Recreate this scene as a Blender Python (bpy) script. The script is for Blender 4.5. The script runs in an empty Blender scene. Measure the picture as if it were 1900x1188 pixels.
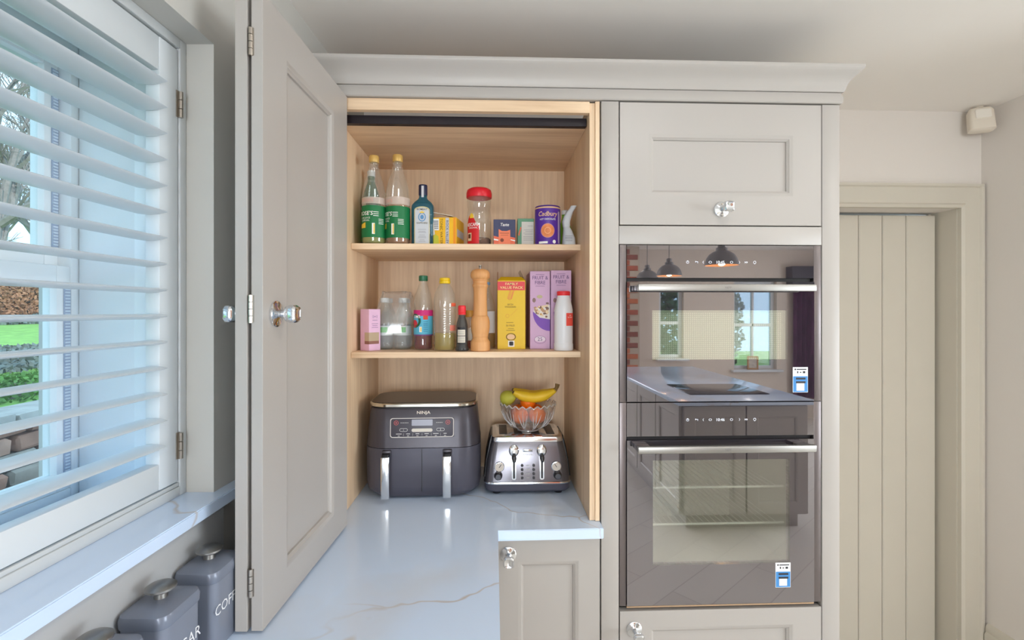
import bpy, bmesh, math, random
from mathutils import Matrix, Vector
random.seed(7)
PI = math.pi
S = bpy.context.scene
COL = S.collection

# ---------------------------------------------------------------- camera, world, light, exposure
YAW = math.radians(2.18); CS, SN = math.cos(YAW), math.sin(YAW)
CAMZ, FPX, HOR = 1.52, 920.0, 578.0
cam_d = bpy.data.cameras.new('camera'); cam = bpy.data.objects.new('camera', cam_d); COL.objects.link(cam)
cam.location = (0, 0, CAMZ); cam.rotation_euler = (PI/2, 0, -YAW)
cam_d.sensor_width = 36; cam_d.lens = 36*FPX/1900; cam_d.shift_y = -(594-HOR)/1900; cam_d.clip_start = .02
S.camera = cam
S.view_settings.view_transform = 'Standard'; S.view_settings.look = 'None'
S.view_settings.gamma = 1; S.view_settings.use_curve_mapping = False
S.view_settings.exposure = 0.09
S.cycles.transparent_max_bounces = 32; S.cycles.max_bounces = 14; S.cycles.diffuse_bounces = 8
w = bpy.data.worlds.new('sky'); S.world = w; w.use_nodes = True
bg = w.node_tree.nodes['Background']; bg.inputs[0].default_value = (.52, .77, 1, 1); bg.inputs[1].default_value = 2.3
sd = bpy.data.lights.new('sun', 'SUN'); sd.energy = 2.6; sd.angle = .02; sd.color = (1, .93, .82)
sun = bpy.data.objects.new('sun', sd); COL.objects.link(sun)
sun.rotation_euler = Vector((-.62, .60, -.30)).to_track_quat('-Z', 'Y').to_euler()
def fill_light(loc, direction, sx, sy, power, col=(.9, .95, 1)):      # added fill light, set at room windows out of view
    d = bpy.data.lights.new('window_daylight', 'AREA'); d.shape = 'RECTANGLE'; d.size = sx; d.size_y = sy; d.energy = power; d.color = col
    o = bpy.data.objects.new('window_daylight', d); COL.objects.link(o); o.location = loc
    o.rotation_euler = Vector(direction).to_track_quat('-Z', 'Y').to_euler()
fill_light((-.02, -3.98, 1.36), (0, 1, 0), 1.4, 1.2, 84)
fill_light((5.05, -1.2, 1.3), (-1, 0, 0), 1.9, 1.5, 112)
DOWN = [(.62, .62), (1.75, .62), (3.1, .3), (.55, -.75), (3.1, -1.6), (.55, -2.5), (1.7, -3.3), (3.4, -3.2)]
DOWN_POWER = 3.0

# ---------------------------------------------------------------- pixel helpers (photo pixels as directions)
def cx_(u): return (u-950)/FPX
def XY(u, Y): c = cx_(u); return Y*(c*CS+SN)/(CS-c*SN)
def ZY(u, v, Y): return CAMZ-(v-HOR)/FPX*Y/(CS-cx_(u)*SN)

# ---------------------------------------------------------------- materials
def lin(c):
    c = c/255.0
    return c/12.92 if c <= .04045 else ((c+.055)/1.055)**2.4
def rgb(t): return (lin(t[0]), lin(t[1]), lin(t[2]), 1)
MATS = {}
def mat(name, col, rough=.5, metal=0, var=.0, nscale=8, bump=0, bscale=60, spec=.5, trans=0, ior=1.45, coat=0, emit=0):
    if name in MATS: return MATS[name]
    m = bpy.data.materials.new(name); m.use_nodes = True; n = m.node_tree.nodes; l = m.node_tree.links
    b = n['Principled BSDF']; c = rgb(col)
    b.inputs['Roughness'].default_value = rough; b.inputs['Metallic'].default_value = metal
    b.inputs['Specular IOR Level'].default_value = spec; b.inputs['IOR'].default_value = ior
    b.inputs['Transmission Weight'].default_value = trans; b.inputs['Coat Weight'].default_value = coat
    b.inputs['Base Color'].default_value = c
    if emit: b.inputs['Emission Color'].default_value = c; b.inputs['Emission Strength'].default_value = emit
    tc = n.new('ShaderNodeTexCoord')
    if var:
        no = n.new('ShaderNodeTexNoise'); no.inputs['Scale'].default_value = nscale; no.inputs['Detail'].default_value = 4
        l.new(tc.outputs['Object'], no.inputs['Vector'])
        r = n.new('ShaderNodeValToRGB'); r.color_ramp.elements[0].position = .3; r.color_ramp.elements[1].position = .7
        r.color_ramp.elements[0].color = tuple(max(0, x*(1-var)) for x in c[:3])+(1,)
        r.color_ramp.elements[1].color = tuple(min(1, x*(1+var)) for x in c[:3])+(1,)
        l.new(no.outputs['Fac'], r.inputs['Fac']); l.new(r.outputs['Color'], b.inputs['Base Color'])
    if bump:
        nb = n.new('ShaderNodeTexNoise'); nb.inputs['Scale'].default_value = bscale; nb.inputs['Detail'].default_value = 3
        l.new(tc.outputs['Object'], nb.inputs['Vector'])
        bu = n.new('ShaderNodeBump'); bu.inputs['Strength'].default_value = bump; bu.inputs['Distance'].default_value = .004
        l.new(nb.outputs['Fac'], bu.inputs['Height']); l.new(bu.outputs['Normal'], b.inputs['Normal'])
    MATS[name] = m
    return m
def clear(name, tint=(235, 240, 238), ior=1.45, haze=.06, hazecol=(225, 230, 228), rough=.03, gloss=1.0):
    """thin clear sheet: mostly lets light through, Fresnel reflection, a trace of haze"""
    if name in MATS: return MATS[name]
    m = bpy.data.materials.new(name); m.use_nodes = True; n = m.node_tree.nodes; l = m.node_tree.links
    n.remove(n['Principled BSDF']); out = n['Material Output']
    t = n.new('ShaderNodeBsdfTransparent'); t.inputs[0].default_value = rgb(tint)
    g = n.new('ShaderNodeBsdfGlossy'); g.inputs['Roughness'].default_value = rough; g.inputs[0].default_value = (gloss, gloss, gloss, 1)
    d = n.new('ShaderNodeBsdfDiffuse'); d.inputs[0].default_value = rgb(hazecol)
    lw_ = n.new('ShaderNodeLayerWeight'); lw_.inputs['Blend'].default_value = .5
    pw = n.new('ShaderNodeMath'); pw.operation = 'POWER'; pw.inputs[1].default_value = 4.0; l.new(lw_.outputs['Facing'], pw.inputs[0])
    f = n.new('ShaderNodeMath'); f.operation = 'MULTIPLY_ADD'; f.inputs[1].default_value = .65; f.inputs[2].default_value = ((ior-1)/(ior+1))**2; l.new(pw.outputs[0], f.inputs[0])
    m1 = n.new('ShaderNodeMixShader'); m1.inputs[0].default_value = haze
    m2 = n.new('ShaderNodeMixShader')
    l.new(t.outputs[0], m1.inputs[1]); l.new(d.outputs[0], m1.inputs[2])
    l.new(f.outputs[0], m2.inputs[0]); l.new(m1.outputs[0], m2.inputs[1]); l.new(g.outputs[0], m2.inputs[2])
    l.new(m2.outputs[0], out.inputs[0]); MATS[name] = m
    return m
def mirror_glass(name, dark, refl, trans=0.0, rough=.015):
    """tinted oven glass: fixed share of mirror reflection over a dark body or a see-through pane"""
    if name in MATS: return MATS[name]
    m = bpy.data.materials.new(name); m.use_nodes = True; n = m.node_tree.nodes; l = m.node_tree.links
    n.remove(n['Principled BSDF']); out = n['Material Output']
    g = n.new('ShaderNodeBsdfGlossy'); g.inputs['Roughness'].default_value = rough; g.inputs[0].default_value = (.92, .89, .93, 1)
    d = n.new('ShaderNodeBsdfDiffuse'); d.inputs[0].default_value = rgb(dark)
    t = n.new('ShaderNodeBsdfTransparent'); t.inputs[0].default_value = (.95, .97, .93, 1)
    m0 = n.new('ShaderNodeMixShader'); m0.inputs[0].default_value = trans
    m1 = n.new('ShaderNodeMixShader'); m1.inputs[0].default_value = refl
    l.new(d.outputs[0], m0.inputs[1]); l.new(t.outputs[0], m0.inputs[2])
    l.new(m0.outputs[0], m1.inputs[1]); l.new(g.outputs[0], m1.inputs[2]); l.new(m1.outputs[0], out.inputs[0])
    MATS[name] = m
    return m
def oak(name, axis, c0=(208, 176, 142), c1=(236, 209, 176)):
    if name in MATS: return MATS[name]
    m = bpy.data.materials.new(name); m.use_nodes = True; n = m.node_tree.nodes; l = m.node_tree.links
    b = n['Principled BSDF']; b.inputs['Roughness'].default_value = .5
    tc = n.new('ShaderNodeTexCoord'); mp = n.new('ShaderNodeMapping')
    sc = [9.0, 9.0, 9.0]; sc[axis] = .9; mp.inputs['Scale'].default_value = sc
    l.new(tc.outputs['Object'], mp.inputs['Vector'])
    a = n.new('ShaderNodeTexNoise'); a.inputs['Scale'].default_value = 1.6; a.inputs['Detail'].default_value = 7; a.inputs['Distortion'].default_value = .7; a.inputs['Roughness'].default_value = .62
    l.new(mp.outputs[0], a.inputs['Vector'])
    mp2 = n.new('ShaderNodeMapping'); s2 = [90.0, 90.0, 90.0]; s2[axis] = 2.5; mp2.inputs['Scale'].default_value = s2
    l.new(tc.outputs['Object'], mp2.inputs['Vector'])
    f = n.new('ShaderNodeTexNoise'); f.inputs['Scale'].default_value = 1.5; f.inputs['Detail'].default_value = 4
    l.new(mp2.outputs[0], f.inputs['Vector'])
    mx = n.new('ShaderNodeMath'); mx.operation = 'MULTIPLY_ADD'; mx.inputs[1].default_value = .35
    l.new(f.outputs['Fac'], mx.inputs[0]); 
    ad = n.new('ShaderNodeMath'); ad.operation = 'MULTIPLY'; ad.inputs[1].default_value = .75
    l.new(a.outputs['Fac'], ad.inputs[0]); l.new(ad.outputs[0], mx.inputs[2])
    r = n.new('ShaderNodeValToRGB'); r.color_ramp.elements[0].position = .36; r.color_ramp.elements[1].position = .66
    r.color_ramp.elements[0].color = rgb(c0); r.color_ramp.elements[1].color = rgb(c1)
    l.new(mx.outputs[0], r.inputs['Fac']); l.new(r.outputs['Color'], b.inputs['Base Color'])
    MATS[name] = m
    return m
def quartz(name):
    m = bpy.data.materials.new(name); m.use_nodes = True; n = m.node_tree.nodes; l = m.node_tree.links
    b = n['Principled BSDF']; b.inputs['Roughness'].default_value = .14; b.inputs['Coat Weight'].default_value = .3
    tc = n.new('ShaderNodeTexCoord')
    no = n.new('ShaderNodeTexNoise'); no.inputs['Scale'].default_value = 2.2; no.inputs['Detail'].default_value = 4
    l.new(tc.outputs['Object'], no.inputs['Vector'])
    sub = n.new('ShaderNodeVectorMath'); sub.operation = 'SCALE'; sub.inputs['Scale'].default_value = .42
    l.new(no.outputs['Color'], sub.inputs[0])
    add = n.new('ShaderNodeVectorMath'); add.operation = 'ADD'; l.new(tc.outputs['Object'], add.inputs[0]); l.new(sub.outputs[0], add.inputs[1])
    base = rgb((208, 227, 252))  # blue of the reflected sky mixed into the white stone
    prev = None
    for k, (sc, wd, col, amt) in enumerate([(1.15, .0045, (190, 174, 160), .8), (.9, .05, (208, 214, 223), .55)]):
        v = n.new('ShaderNodeTexVoronoi'); v.feature = 'DISTANCE_TO_EDGE'; v.inputs['Scale'].default_value = sc
        l.new(add.outputs[0], v.inputs['Vector'])
        r = n.new('ShaderNodeMapRange'); r.inputs['From Min'].default_value = 0; r.inputs['From Max'].default_value = wd
        r.inputs['To Min'].default_value = amt; r.inputs['To Max'].default_value = 0
        l.new(v.outputs['Distance'], r.inputs['Value'])
        ms = n.new('ShaderNodeTexNoise'); ms.inputs['Scale'].default_value = 1.7+k; ms.inputs['Detail'].default_value = 1; l.new(tc.outputs['Object'], ms.inputs['Vector'])
        mr = n.new('ShaderNodeMapRange'); mr.inputs['From Min'].default_value = .44; mr.inputs['From Max'].default_value = .58; l.new(ms.outputs['Fac'], mr.inputs['Value'])
        mm = n.new('ShaderNodeMath'); mm.operation = 'MULTIPLY'; l.new(r.outputs[0], mm.inputs[0]); l.new(mr.outputs[0], mm.inputs[1])
        mx = n.new('ShaderNodeMix'); mx.data_type = 'RGBA'; l.new(mm.outputs[0], mx.inputs[0])
        if prev is None: mx.inputs[6].default_value = base
        else: l.new(prev, mx.inputs[6])
        mx.inputs[7].default_value = rgb(col); prev = mx.outputs[2]
    l.new(prev, b.inputs['Base Color']); MATS[name] = m
    return m

PAINT = mat('cabinet_paint', (175, 170, 165), .36, var=.015, nscale=3)
WALLP = mat('cream_wall_paint', (222, 216, 210), .85, var=.01, nscale=2, bump=.03, bscale=90)
CEILP = mat('ceiling_paint', (240, 236, 231), .9, var=.01, nscale=2)
TRIMP = mat('trim_paint', (203, 197, 184), .55, var=.01)
LEFTP = mat('soft_grey_wall_paint', (194, 192, 186), .8, var=.01)
WHITE = mat('white_gloss_paint', (206, 210, 212), .3, var=.01)
OAKZ = oak('oak_board_upright', 2); OAKX = oak('oak_board_level', 0)
FRAMEW = mat('white_window_paint', (240, 243, 245), .35, var=.01)  # brighter than the other white: daylight on the window put into the colour
QUARTZ = quartz('white_veined_quartz')
CHROME = mat('chrome', (225, 228, 232), .1, 1)
STEEL = mat('brushed_steel', (160, 158, 154), .38, 1)
NICKEL = mat('satin_nickel', (176, 168, 158), .35, 1)
BLACK = mat('black_plastic', (22, 22, 26), .35)
PANE = clear('window_glass', (246, 250, 250), 1.3, .01)
PLAST = clear('clear_plastic', (251, 252, 251), 1.65, .07)
GLASS = clear('clear_jar_glass', (250, 251, 250), 1.65, .05)
PRINTW = mat('white_print', (240, 240, 236), .6)

# ---------------------------------------------------------------- mesh helpers
def rr(w, d, r, z, n=5, cx=0, cy=0):
    pts = []; r = min(r, w/2-1e-5, d/2-1e-5)
    for (sx, sy, a0) in ((1, 1, 0), (-1, 1, 90), (-1, -1, 180), (1, -1, 270)):
        for k in range(n+1):
            a = math.radians(a0+90*k/n)
            pts.append((cx+sx*(w/2-r)+r*math.cos(a), cy+sy*(d/2-r)+r*math.sin(a), z))
    return pts
class MB:
    def __init__(s): s.bm = bmesh.new()
    def box(s, x0, x1, y0, y1, z0, z1, b=0, seg=2):
        t = bmesh.new(); bmesh.ops.create_cube(t, size=1)
        for v in t.verts: v.co = Vector((x0+(v.co.x+.5)*(x1-x0), y0+(v.co.y+.5)*(y1-y0), z0+(v.co.z+.5)*(z1-z0)))
        if b: bmesh.ops.bevel(t, geom=t.edges[:], offset=b, segments=seg, affect='EDGES', profile=.5)
        s.join(t); return s
    def join(s, t, M=None):
        mp = {v: s.bm.verts.new(M @ v.co if M else v.co) for v in t.verts}
        for f in t.faces:
            try: s.bm.faces.new([mp[v] for v in f.verts])
            except ValueError: pass
        t.free()
    def loft(s, rings, cap0=True, cap1=True, closed=True):
        R = [[s.bm.verts.new(p) for p in r] for r in rings]; n = len(R[0])
        for a, b in zip(R, R[1:]):
            for k in range(n if closed else n-1):
                s.bm.faces.new((a[k], a[(k+1) % n], b[(k+1) % n], b[k]))
        if cap0 and closed: s.bm.faces.new(R[0][::-1])
        if cap1 and closed: s.bm.faces.new(R[-1])
        return s
    def lathe(s, prof, n=28, c=(0, 0, 0), cap0=True, cap1=True, sx=1, sy=1):
        return s.loft([[(c[0]+r*sx*math.cos(2*PI*k/n), c[1]+r*sy*math.sin(2*PI*k/n), c[2]+z) for k in range(n)] for r, z in prof], cap0, cap1)
    def tube(s, pts, r, n=8, cap=True):
        P = [Vector(p) for p in pts]; rings = []
        for i, p in enumerate(P):
            d = (P[min(i+1, len(P)-1)]-P[max(i-1, 0)]).normalized()
            up = Vector((0, 0, 1)) if abs(d.z) < .9 else Vector((0, 1, 0))
            a = d.cross(up).normalized(); b = d.cross(a)
            rad = r[i] if isinstance(r, (list, tuple)) else r
            rings.append([p+a*rad*math.cos(2*PI*k/n)-b*rad*math.sin(2*PI*k/n) for k in range(n)])
        return s.loft(rings, cap, cap)
    def prism(s, poly, a, b, plane='xz'):
        if plane == 'xz': f = lambda p, t: (p[0], t, p[1])
        elif plane == 'xy': f = lambda p, t: (p[0], p[1], t)
        else: f = lambda p, t: (t, p[0], p[1])
        return s.loft([[f(p, a) for p in poly], [f(p, b) for p in poly]])
    def flat(s, poly, y):
        s.bm.faces.new([s.bm.verts.new((p[0], y, p[1])) for p in poly]); return s
    def quad(s, *pts):
        s.bm.faces.new([s.bm.verts.new(p) for p in pts]); return s
    def xf(s, M): bmesh.ops.transform(s.bm, matrix=M, verts=s.bm.verts); return s
    def obj(s, name, m, parent=None, smooth=35, label=None, fixn=True):
        if fixn: bmesh.ops.recalc_face_normals(s.bm, faces=s.bm.faces[:])
        me = bpy.data.meshes.new(name); s.bm.to_mesh(me); s.bm.free()
        if smooth:
            me.shade_smooth(); me.set_sharp_from_angle(angle=math.radians(smooth))
        me.materials.append(m)
        o = bpy.data.objects.new(name, me); COL.objects.link(o)
        if parent: o.parent = parent
        if label: o['label'] = label
        return o
def ell(cx, cz, rx, rz, n=24, a0=0, a1=360):
    return [(cx+rx*math.cos(math.radians(a0+(a1-a0)*k/n)), cz+rz*math.sin(math.radians(a0+(a1-a0)*k/n))) for k in range(n if a1-a0 == 360 else n+1)]
def rect(x0, x1, z0, z1): return [(x0, z0), (x1, z0), (x1, z1), (x0, z1)]
def rrect(x0, x1, z0, z1, r): return [(p[0], p[1]) for p in rr(x1-x0, z1-z0, r, 0, 4, (x0+x1)/2, (z0+z1)/2)]
def tag(o, label, cat, group=None):
    o['label'] = label; o['category'] = cat
    if group: o['group'] = group
    return o
def thing(name, label, cat, loc=(0, 0, 0), rz=0, group=None):
    o = bpy.data.objects.new(name, None); COL.objects.link(o); o.empty_display_size = .05
    o.location = loc; o.rotation_euler = (0, 0, rz)
    return tag(o, label, cat, group)
def struct(o): o['kind'] = 'structure'; return o
def pflat(name, polys, y, m, parent, label=None):
    """flat print: thin outlines laid just proud of a face that looks along -y"""
    b = MB()
    for i, p in enumerate(polys): b.flat(p, y-i*2e-5)
    return b.obj(name, m, parent, 0, label, fixn=False)
def ring_poly(outer, inner, y, name, m, parent):
    b = MB(); n = len(outer)
    a = [b.bm.verts.new((p[0], y, p[1])) for p in outer]; c = [b.bm.verts.new((p[0], y, p[1])) for p in inner]
    for k in range(n): b.bm.faces.new((a[k], a[(k+1) % n], c[(k+1) % n], c[k]))
    return b.obj(name, m, parent, 0)
def text(lines, h, m, parent, loc, right=(1, 0, 0), up=(0, 0, 1), R=None, a0=0, width=None, name='lettering', shear=0, align='CENTER', gap=1.25, off=0):
    """printed lettering; h = height of the whole block's capital line; R bends it round an upright cylinder at loc"""
    cu = bpy.data.curves.new('t', 'FONT'); cu.body = lines; cu.align_x = align; cu.resolution_u = 2; cu.shear = shear; cu.space_line = gap*.8; cu.offset = off
    o = bpy.data.objects.new('t', cu); me = bpy.data.meshes.new_from_object(o)
    bpy.data.objects.remove(o); bpy.data.curves.remove(cu)
    k = h/.7
    xs = [v.co.x*k for v in me.vertices]; ys = [v.co.y*k for v in me.vertices]
    my = (min(ys)+max(ys))/2; kx = width/(max(xs)-min(xs)) if width else 1
    right = Vector(right); up = Vector(up); nor = right.cross(up)
    for v in me.vertices:
        x, y = v.co.x*k*kx, v.co.y*k-my
        if R:
            a = x/R+a0; v.co = Vector(loc)+right*(R*math.sin(a))+nor*(R*math.cos(a))+up*y
        else: v.co = Vector(loc)+right*x+up*y
    me.materials.clear(); me.materials.append(m); me.name = name
    ob = bpy.data.objects.new(name, me); COL.objects.link(ob); ob.parent = parent
    return ob
def band(name, R, z0, z1, a0, a1, m, parent, c=(0, 0), n=20, top=None):
    """label wrapped round a bottle between two angles; angle 0 looks along -y, positive to +x"""
    b = MB(); rows = []
    for i in range(2 if top is None else 7):
        row = []
        for k in range(n+1):
            a = a0+(a1-a0)*k/n; zz1 = z1 if top is None else z1*1.0+top(k/n)
            z = z0+(zz1-z0)*i/(1 if top is None else 6)
            row.append((c[0]+R*math.sin(a), c[1]-R*math.cos(a), z))
        rows.append(row)
    b.loft(rows, closed=False)
    return b.obj(name, m, parent, 80, fixn=False)
def copy_tree(o, parent=None):
    c = o.copy(); COL.objects.link(c); c.parent = parent
    for ch in list(o.children): copy_tree(ch, c)
    return c
# ---------------------------------------------------------------- room shell
CEIL, YB, XR = 2.39, 2.085, 2.13          # ceiling, wall behind the units, short wall beside the door
XF, YR = 5.1, -4.0                         # far ends of the kitchen behind the camera
ALPHA = math.radians(2.7); LW = (-.585, 1.062, 0)     # left wall is a little out of square
def lw(o): o.location = LW; o.rotation_euler = (0, 0, -ALPHA); return o
def plank_floor():
    m = bpy.data.materials.new('pale_grey_plank_floor'); m.use_nodes = True; n = m.node_tree.nodes; l = m.node_tree.links
    b = n['Principled BSDF']; b.inputs['Roughness'].default_value = .35
    tc = n.new('ShaderNodeTexCoord'); mp = n.new('ShaderNodeMapping'); mp.inputs['Rotation'].default_value = (0, 0, .7)
    l.new(tc.outputs['Object'], mp.inputs[0])
    br = n.new('ShaderNodeTexBrick'); br.inputs['Scale'].default_value = 1; br.inputs['Brick Width'].default_value = 1.2; br.inputs['Row Height'].default_value = .2
    br.inputs['Mortar Size'].default_value = .003; br.inputs['Color1'].default_value = rgb((214, 210, 202)); br.inputs['Color2'].default_value = rgb((206, 201, 193)); br.inputs['Mortar'].default_value = rgb((190, 185, 178))
    l.new(mp.outputs[0], br.inputs['Vector']); l.new(br.outputs['Color'], b.inputs['Base Color'])
    return m
FLOORM = plank_floor()
struct(MB().box(-.9, XF, YR-.1, 2.5, -.1, 0).obj('floor', FLOORM, smooth=0))
struct(MB().box(-.9, XF, YR-.1, 2.5, CEIL, CEIL+.1).obj('ceiling', CEILP, smooth=0))
WIN_Y0, SILL, HEAD, THICK = -1.36, 1.128, 2.08, .37
b = MB(); b.box(-THICK, 0, -5.4, WIN_Y0, 0, CEIL); b.box(-THICK, 0, 0, 1.3, 0, CEIL)
b.box(-THICK, 0, WIN_Y0, 0, 0, SILL-.012); b.box(-THICK, 0, WIN_Y0, 0, HEAD, CEIL)
lw(struct(b.obj('wall_left', LEFTP, smooth=0)))
DX0, DX1, DH = 1.18, 2.018, 1.967           # door opening in the wall behind the units
b = MB(); b.box(-.6, DX0, YB, YB+.14, 0, CEIL); b.box(DX0, DX1, YB, YB+.14, DH, CEIL); b.box(DX1, XR+.1, YB, YB+.14, 0, CEIL)
struct(b.obj('wall_back', WALLP, smooth=0))
b = MB(); b.box(XR, XR+.1, 1.1, YB, 0, CEIL); b.box(XR+.1, XF, 1.1, 1.2, 0, CEIL)
struct(b.obj('wall_right', WALLP, smooth=0))
b = MB(); b.box(XF, XF+.1, YR, -2.2, 0, CEIL); b.box(XF, XF+.1, -.2, 1.2, 0, CEIL); b.box(XF, XF+.1, -2.2, -.2, 0, .5); b.box(XF, XF+.1, -2.2, -.2, 2.1, CEIL)
struct(b.obj('wall_far_side', WALLP, smooth=0))
WR = [(-.75, .72, .72, 2.0), (2.33, 2.68, .86, 1.85), (3.40, 4.02, .70, 1.95)]      # rear windows x0,x1,z0,z1
b = MB(); xs = [-1.0]+[v for q in WR for v in q[:2]]+[XF+.1]
for k in range(0, len(xs), 2): b.box(xs[k], xs[k+1], YR-.15, YR, 0, CEIL)
for x0, x1, z0, z1 in WR: b.box(x0, x1, YR-.15, YR, 0, z0); b.box(x0, x1, YR-.15, YR, z1, CEIL)
struct(b.obj('wall_rear', mat('rear_wall_paint', (212, 200, 186), .85, var=.01), smooth=0))
b = MB(); b.box(-.9, 2.6, 2.5, 2.6, 0, CEIL); struct(b.obj('wall_hall', WALLP, smooth=0))

def sash(name, mm, x0, x1, z0, z1, y, mid=True, fw=.045, t=.05, bars=0):
    f = MB(); f.box(x0, x0+fw, y, y+t, z0, z1, .003); f.box(x1-fw, x1, y, y+t, z0, z1, .003)
    f.box(x0+fw, x1-fw, y, y+t, z0, z0+fw, .003); f.box(x0+fw, x1-fw, y, y+t, z1-fw, z1, .003)
    root = struct(f.obj(name, mm))
    zs = [z0+fw, z1-fw]
    if mid:
        zm = (z0+z1)/2; MB().box(x0+fw, x1-fw, y-.005, y+t, zm-.022, zm+.022, .003).obj('meeting_rail', mm, root); zs = [z0+fw, zm-.022, zm+.022, z1-fw]
    xb = [x0+fw]+[x0+(x1-x0)*(k+1)/(bars+1) for k in range(bars)]+[x1-fw]
    for k in range(bars): MB().box(xb[k+1]-.014, xb[k+1]+.014, y, y+t, zs[0], zs[-1], .003).obj('glazing_bar', mm, root)
    for a in range(0, len(zs), 2):
        for c in range(len(xb)-1):
            MB().box(xb[c], xb[c+1], y+t*.45, y+t*.55, zs[a], zs[a+1]).obj('pane', PANE, root, 0)
    return root
for k, (x0, x1, z0, z1) in enumerate(WR):
    sash('window_%d' % (k+2), WHITE, x0, x1, z0, z1, YR-.12, bars=1 if x1-x0 > .5 else 0)
    if k: tag(MB().box(x0-.05, x1+.05, YR-.10, YR+.09, z0-.03, z0-.002, .004).obj('window_board', WHITE), ('narrow' if k == 1 else 'wide')+' white painted window board below the rear sash window', 'window sill')
o = sash('window_5', WHITE, -2.2, -.2, .5, 2.1, 0, bars=3); o.rotation_euler = (0, 0, PI/2); o.location = (XF+.08, 0, 0)

# window in the left wall: deep lined reveal, sash with glazing spacer, quartz sill
r_ = MB()
YW = -.006; XW = -.066
f = MB(); f.box(XW-.275, XW-.215, YW-.016, 0, SILL, HEAD, .002); f.box(XW-.275, XW-.215, WIN_Y0, WIN_Y0+.034, SILL, HEAD, .002)
f.box(XW-.275, XW-.215, WIN_Y0+.034, YW-.016, SILL, SILL+.03, .002); f.box(XW-.275, XW-.215, WIN_Y0+.034, YW-.016, HEAD-.03, HEAD, .002)
win = lw(struct(f.obj('window_1', FRAMEW)))
zm = 1.612
for a, (z0, z1) in enumerate([(SILL+.03, zm), (zm, HEAD-.03)]):
    xo = XW-.247 if a == 0 else XW-.272
    q = MB(); y0, y1 = WIN_Y0+.034, YW-.016
    q.box(xo, xo+.03, y1-.030, y1, z0, z1, .002); q.box(xo, xo+.03, y0, y0+.04, z0, z1, .002)
    q.box(xo, xo+.03, y0+.04, y1-.03, z0, z0+.034, .002); q.box(xo, xo+.03, y0+.04, y1-.03, z1-.034, z1, .002)
    sh = q.obj('sash', FRAMEW, win)
    MB().box(xo+.012, xo+.016, y0+.04, y1-.03, z0+.034, z1-.034).obj('pane', PANE, sh, 0)
    g = MB(); n = 60
    for k in range(n):
        za = z0+.036+(z1-z0-.072)*k/n; g.box(xo+.031, xo+.033, y1-.014, y1-.003, za, za+(z1-z0-.072)/n*.55)
    g.obj('spacer_bar', mat('spacer_aluminium', (214, 224, 236), .5), sh, 0)
    MB().box(xo+.0305, xo+.0315, y1-.016, y1-.001, z0+.036, z1-.036).obj('gasket', mat('grey_gasket', (170, 182, 204), .6), sh, 0)
# lining strips on the far reveal
ln = MB()
ln.box(-.280, -.161, -.006, 0, SILL, HEAD, .002); ln.box(-.160, -.134, -.012, 0, SILL, HEAD, .004); ln.box(-.133, -.088, -.008, 0, SILL, HEAD, .003)
lw(struct(ln.obj('trim_1', FRAMEW)))
b = MB()
b.prism([(XW-.213, WIN_Y0+.001), (.001, WIN_Y0+.001), (.001, WIN_Y0-.07), (.03, WIN_Y0-.07), (.03, .16), (.001, .16), (.001, -.001), (XW-.213, -.001)], SILL-.012, SILL+.013, 'xy'); bmesh.ops.bevel(b.bm, geom=b.bm.edges[:], offset=.002, segments=2, affect='EDGES')
sillo = lw(b.obj('quartz_window_sill', QUARTZ)); tag(sillo, 'white quartz window sill below the plantation shutters', 'window sill')
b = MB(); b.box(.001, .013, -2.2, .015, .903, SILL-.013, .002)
tag(lw(b.obj('splashback', mat('pale_grey_splashback', (186, 188, 190), .3, var=.02))), 'veined quartz splashback strip between worktop and window sill', 'splashback')  # grey also carries the shade below the sill, darker than the worktop quartz
b = MB(); b.box(.001, .018, .02, .38, .905, .945, .002)
tag(lw(b.obj('upstand', PAINT)), 'low painted upstand on the wall behind the folded cupboard doors', 'upstand')

# plantation shutters
SX = -.057
b = MB(); fr = .020; SZ = SILL+.013
b.box(SX-.03, SX, -fr, 0, SZ, HEAD, .002); b.box(SX-.03, SX, WIN_Y0, WIN_Y0+fr, SZ, HEAD, .002)
b.box(SX-.03, SX, WIN_Y0+fr, -fr, SZ, SZ+fr, .002); b.box(SX-.03, SX, WIN_Y0+fr, -fr, HEAD-fr, HEAD, .002)
b.box(SX-.012, SX-.002, WIN_Y0+fr, -fr, SZ+fr, SZ+fr+.008, .002)
lw(struct(b.obj('trim_2', WHITE)))
SHUT = mat('shutter_paint', (214, 220, 224), .28, var=.01)
def louvre_mesh(ly):
    b = MB(); w = .0635; t = .0105; n = 16
    prof = [(w/2*math.cos(2*PI*k/n), t/2*math.sin(2*PI*k/n)*(1-.25*abs(math.cos(2*PI*k/n)))) for k in range(n)]
    b.loft([[(p[0], -ly/2, p[1]) for p in prof], [(p[0], ly/2, p[1]) for p in prof]])
    bmesh.ops.recalc_face_normals(b.bm, faces=b.bm.faces[:])
    me = bpy.data.meshes.new('louvre'); b.bm.to_mesh(me); b.bm.free(); me.shade_smooth(); me.set_sharp_from_angle(angle=.8); me.materials.append(SHUT)
    return me
LME = louvre_mesh(.545)
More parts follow.
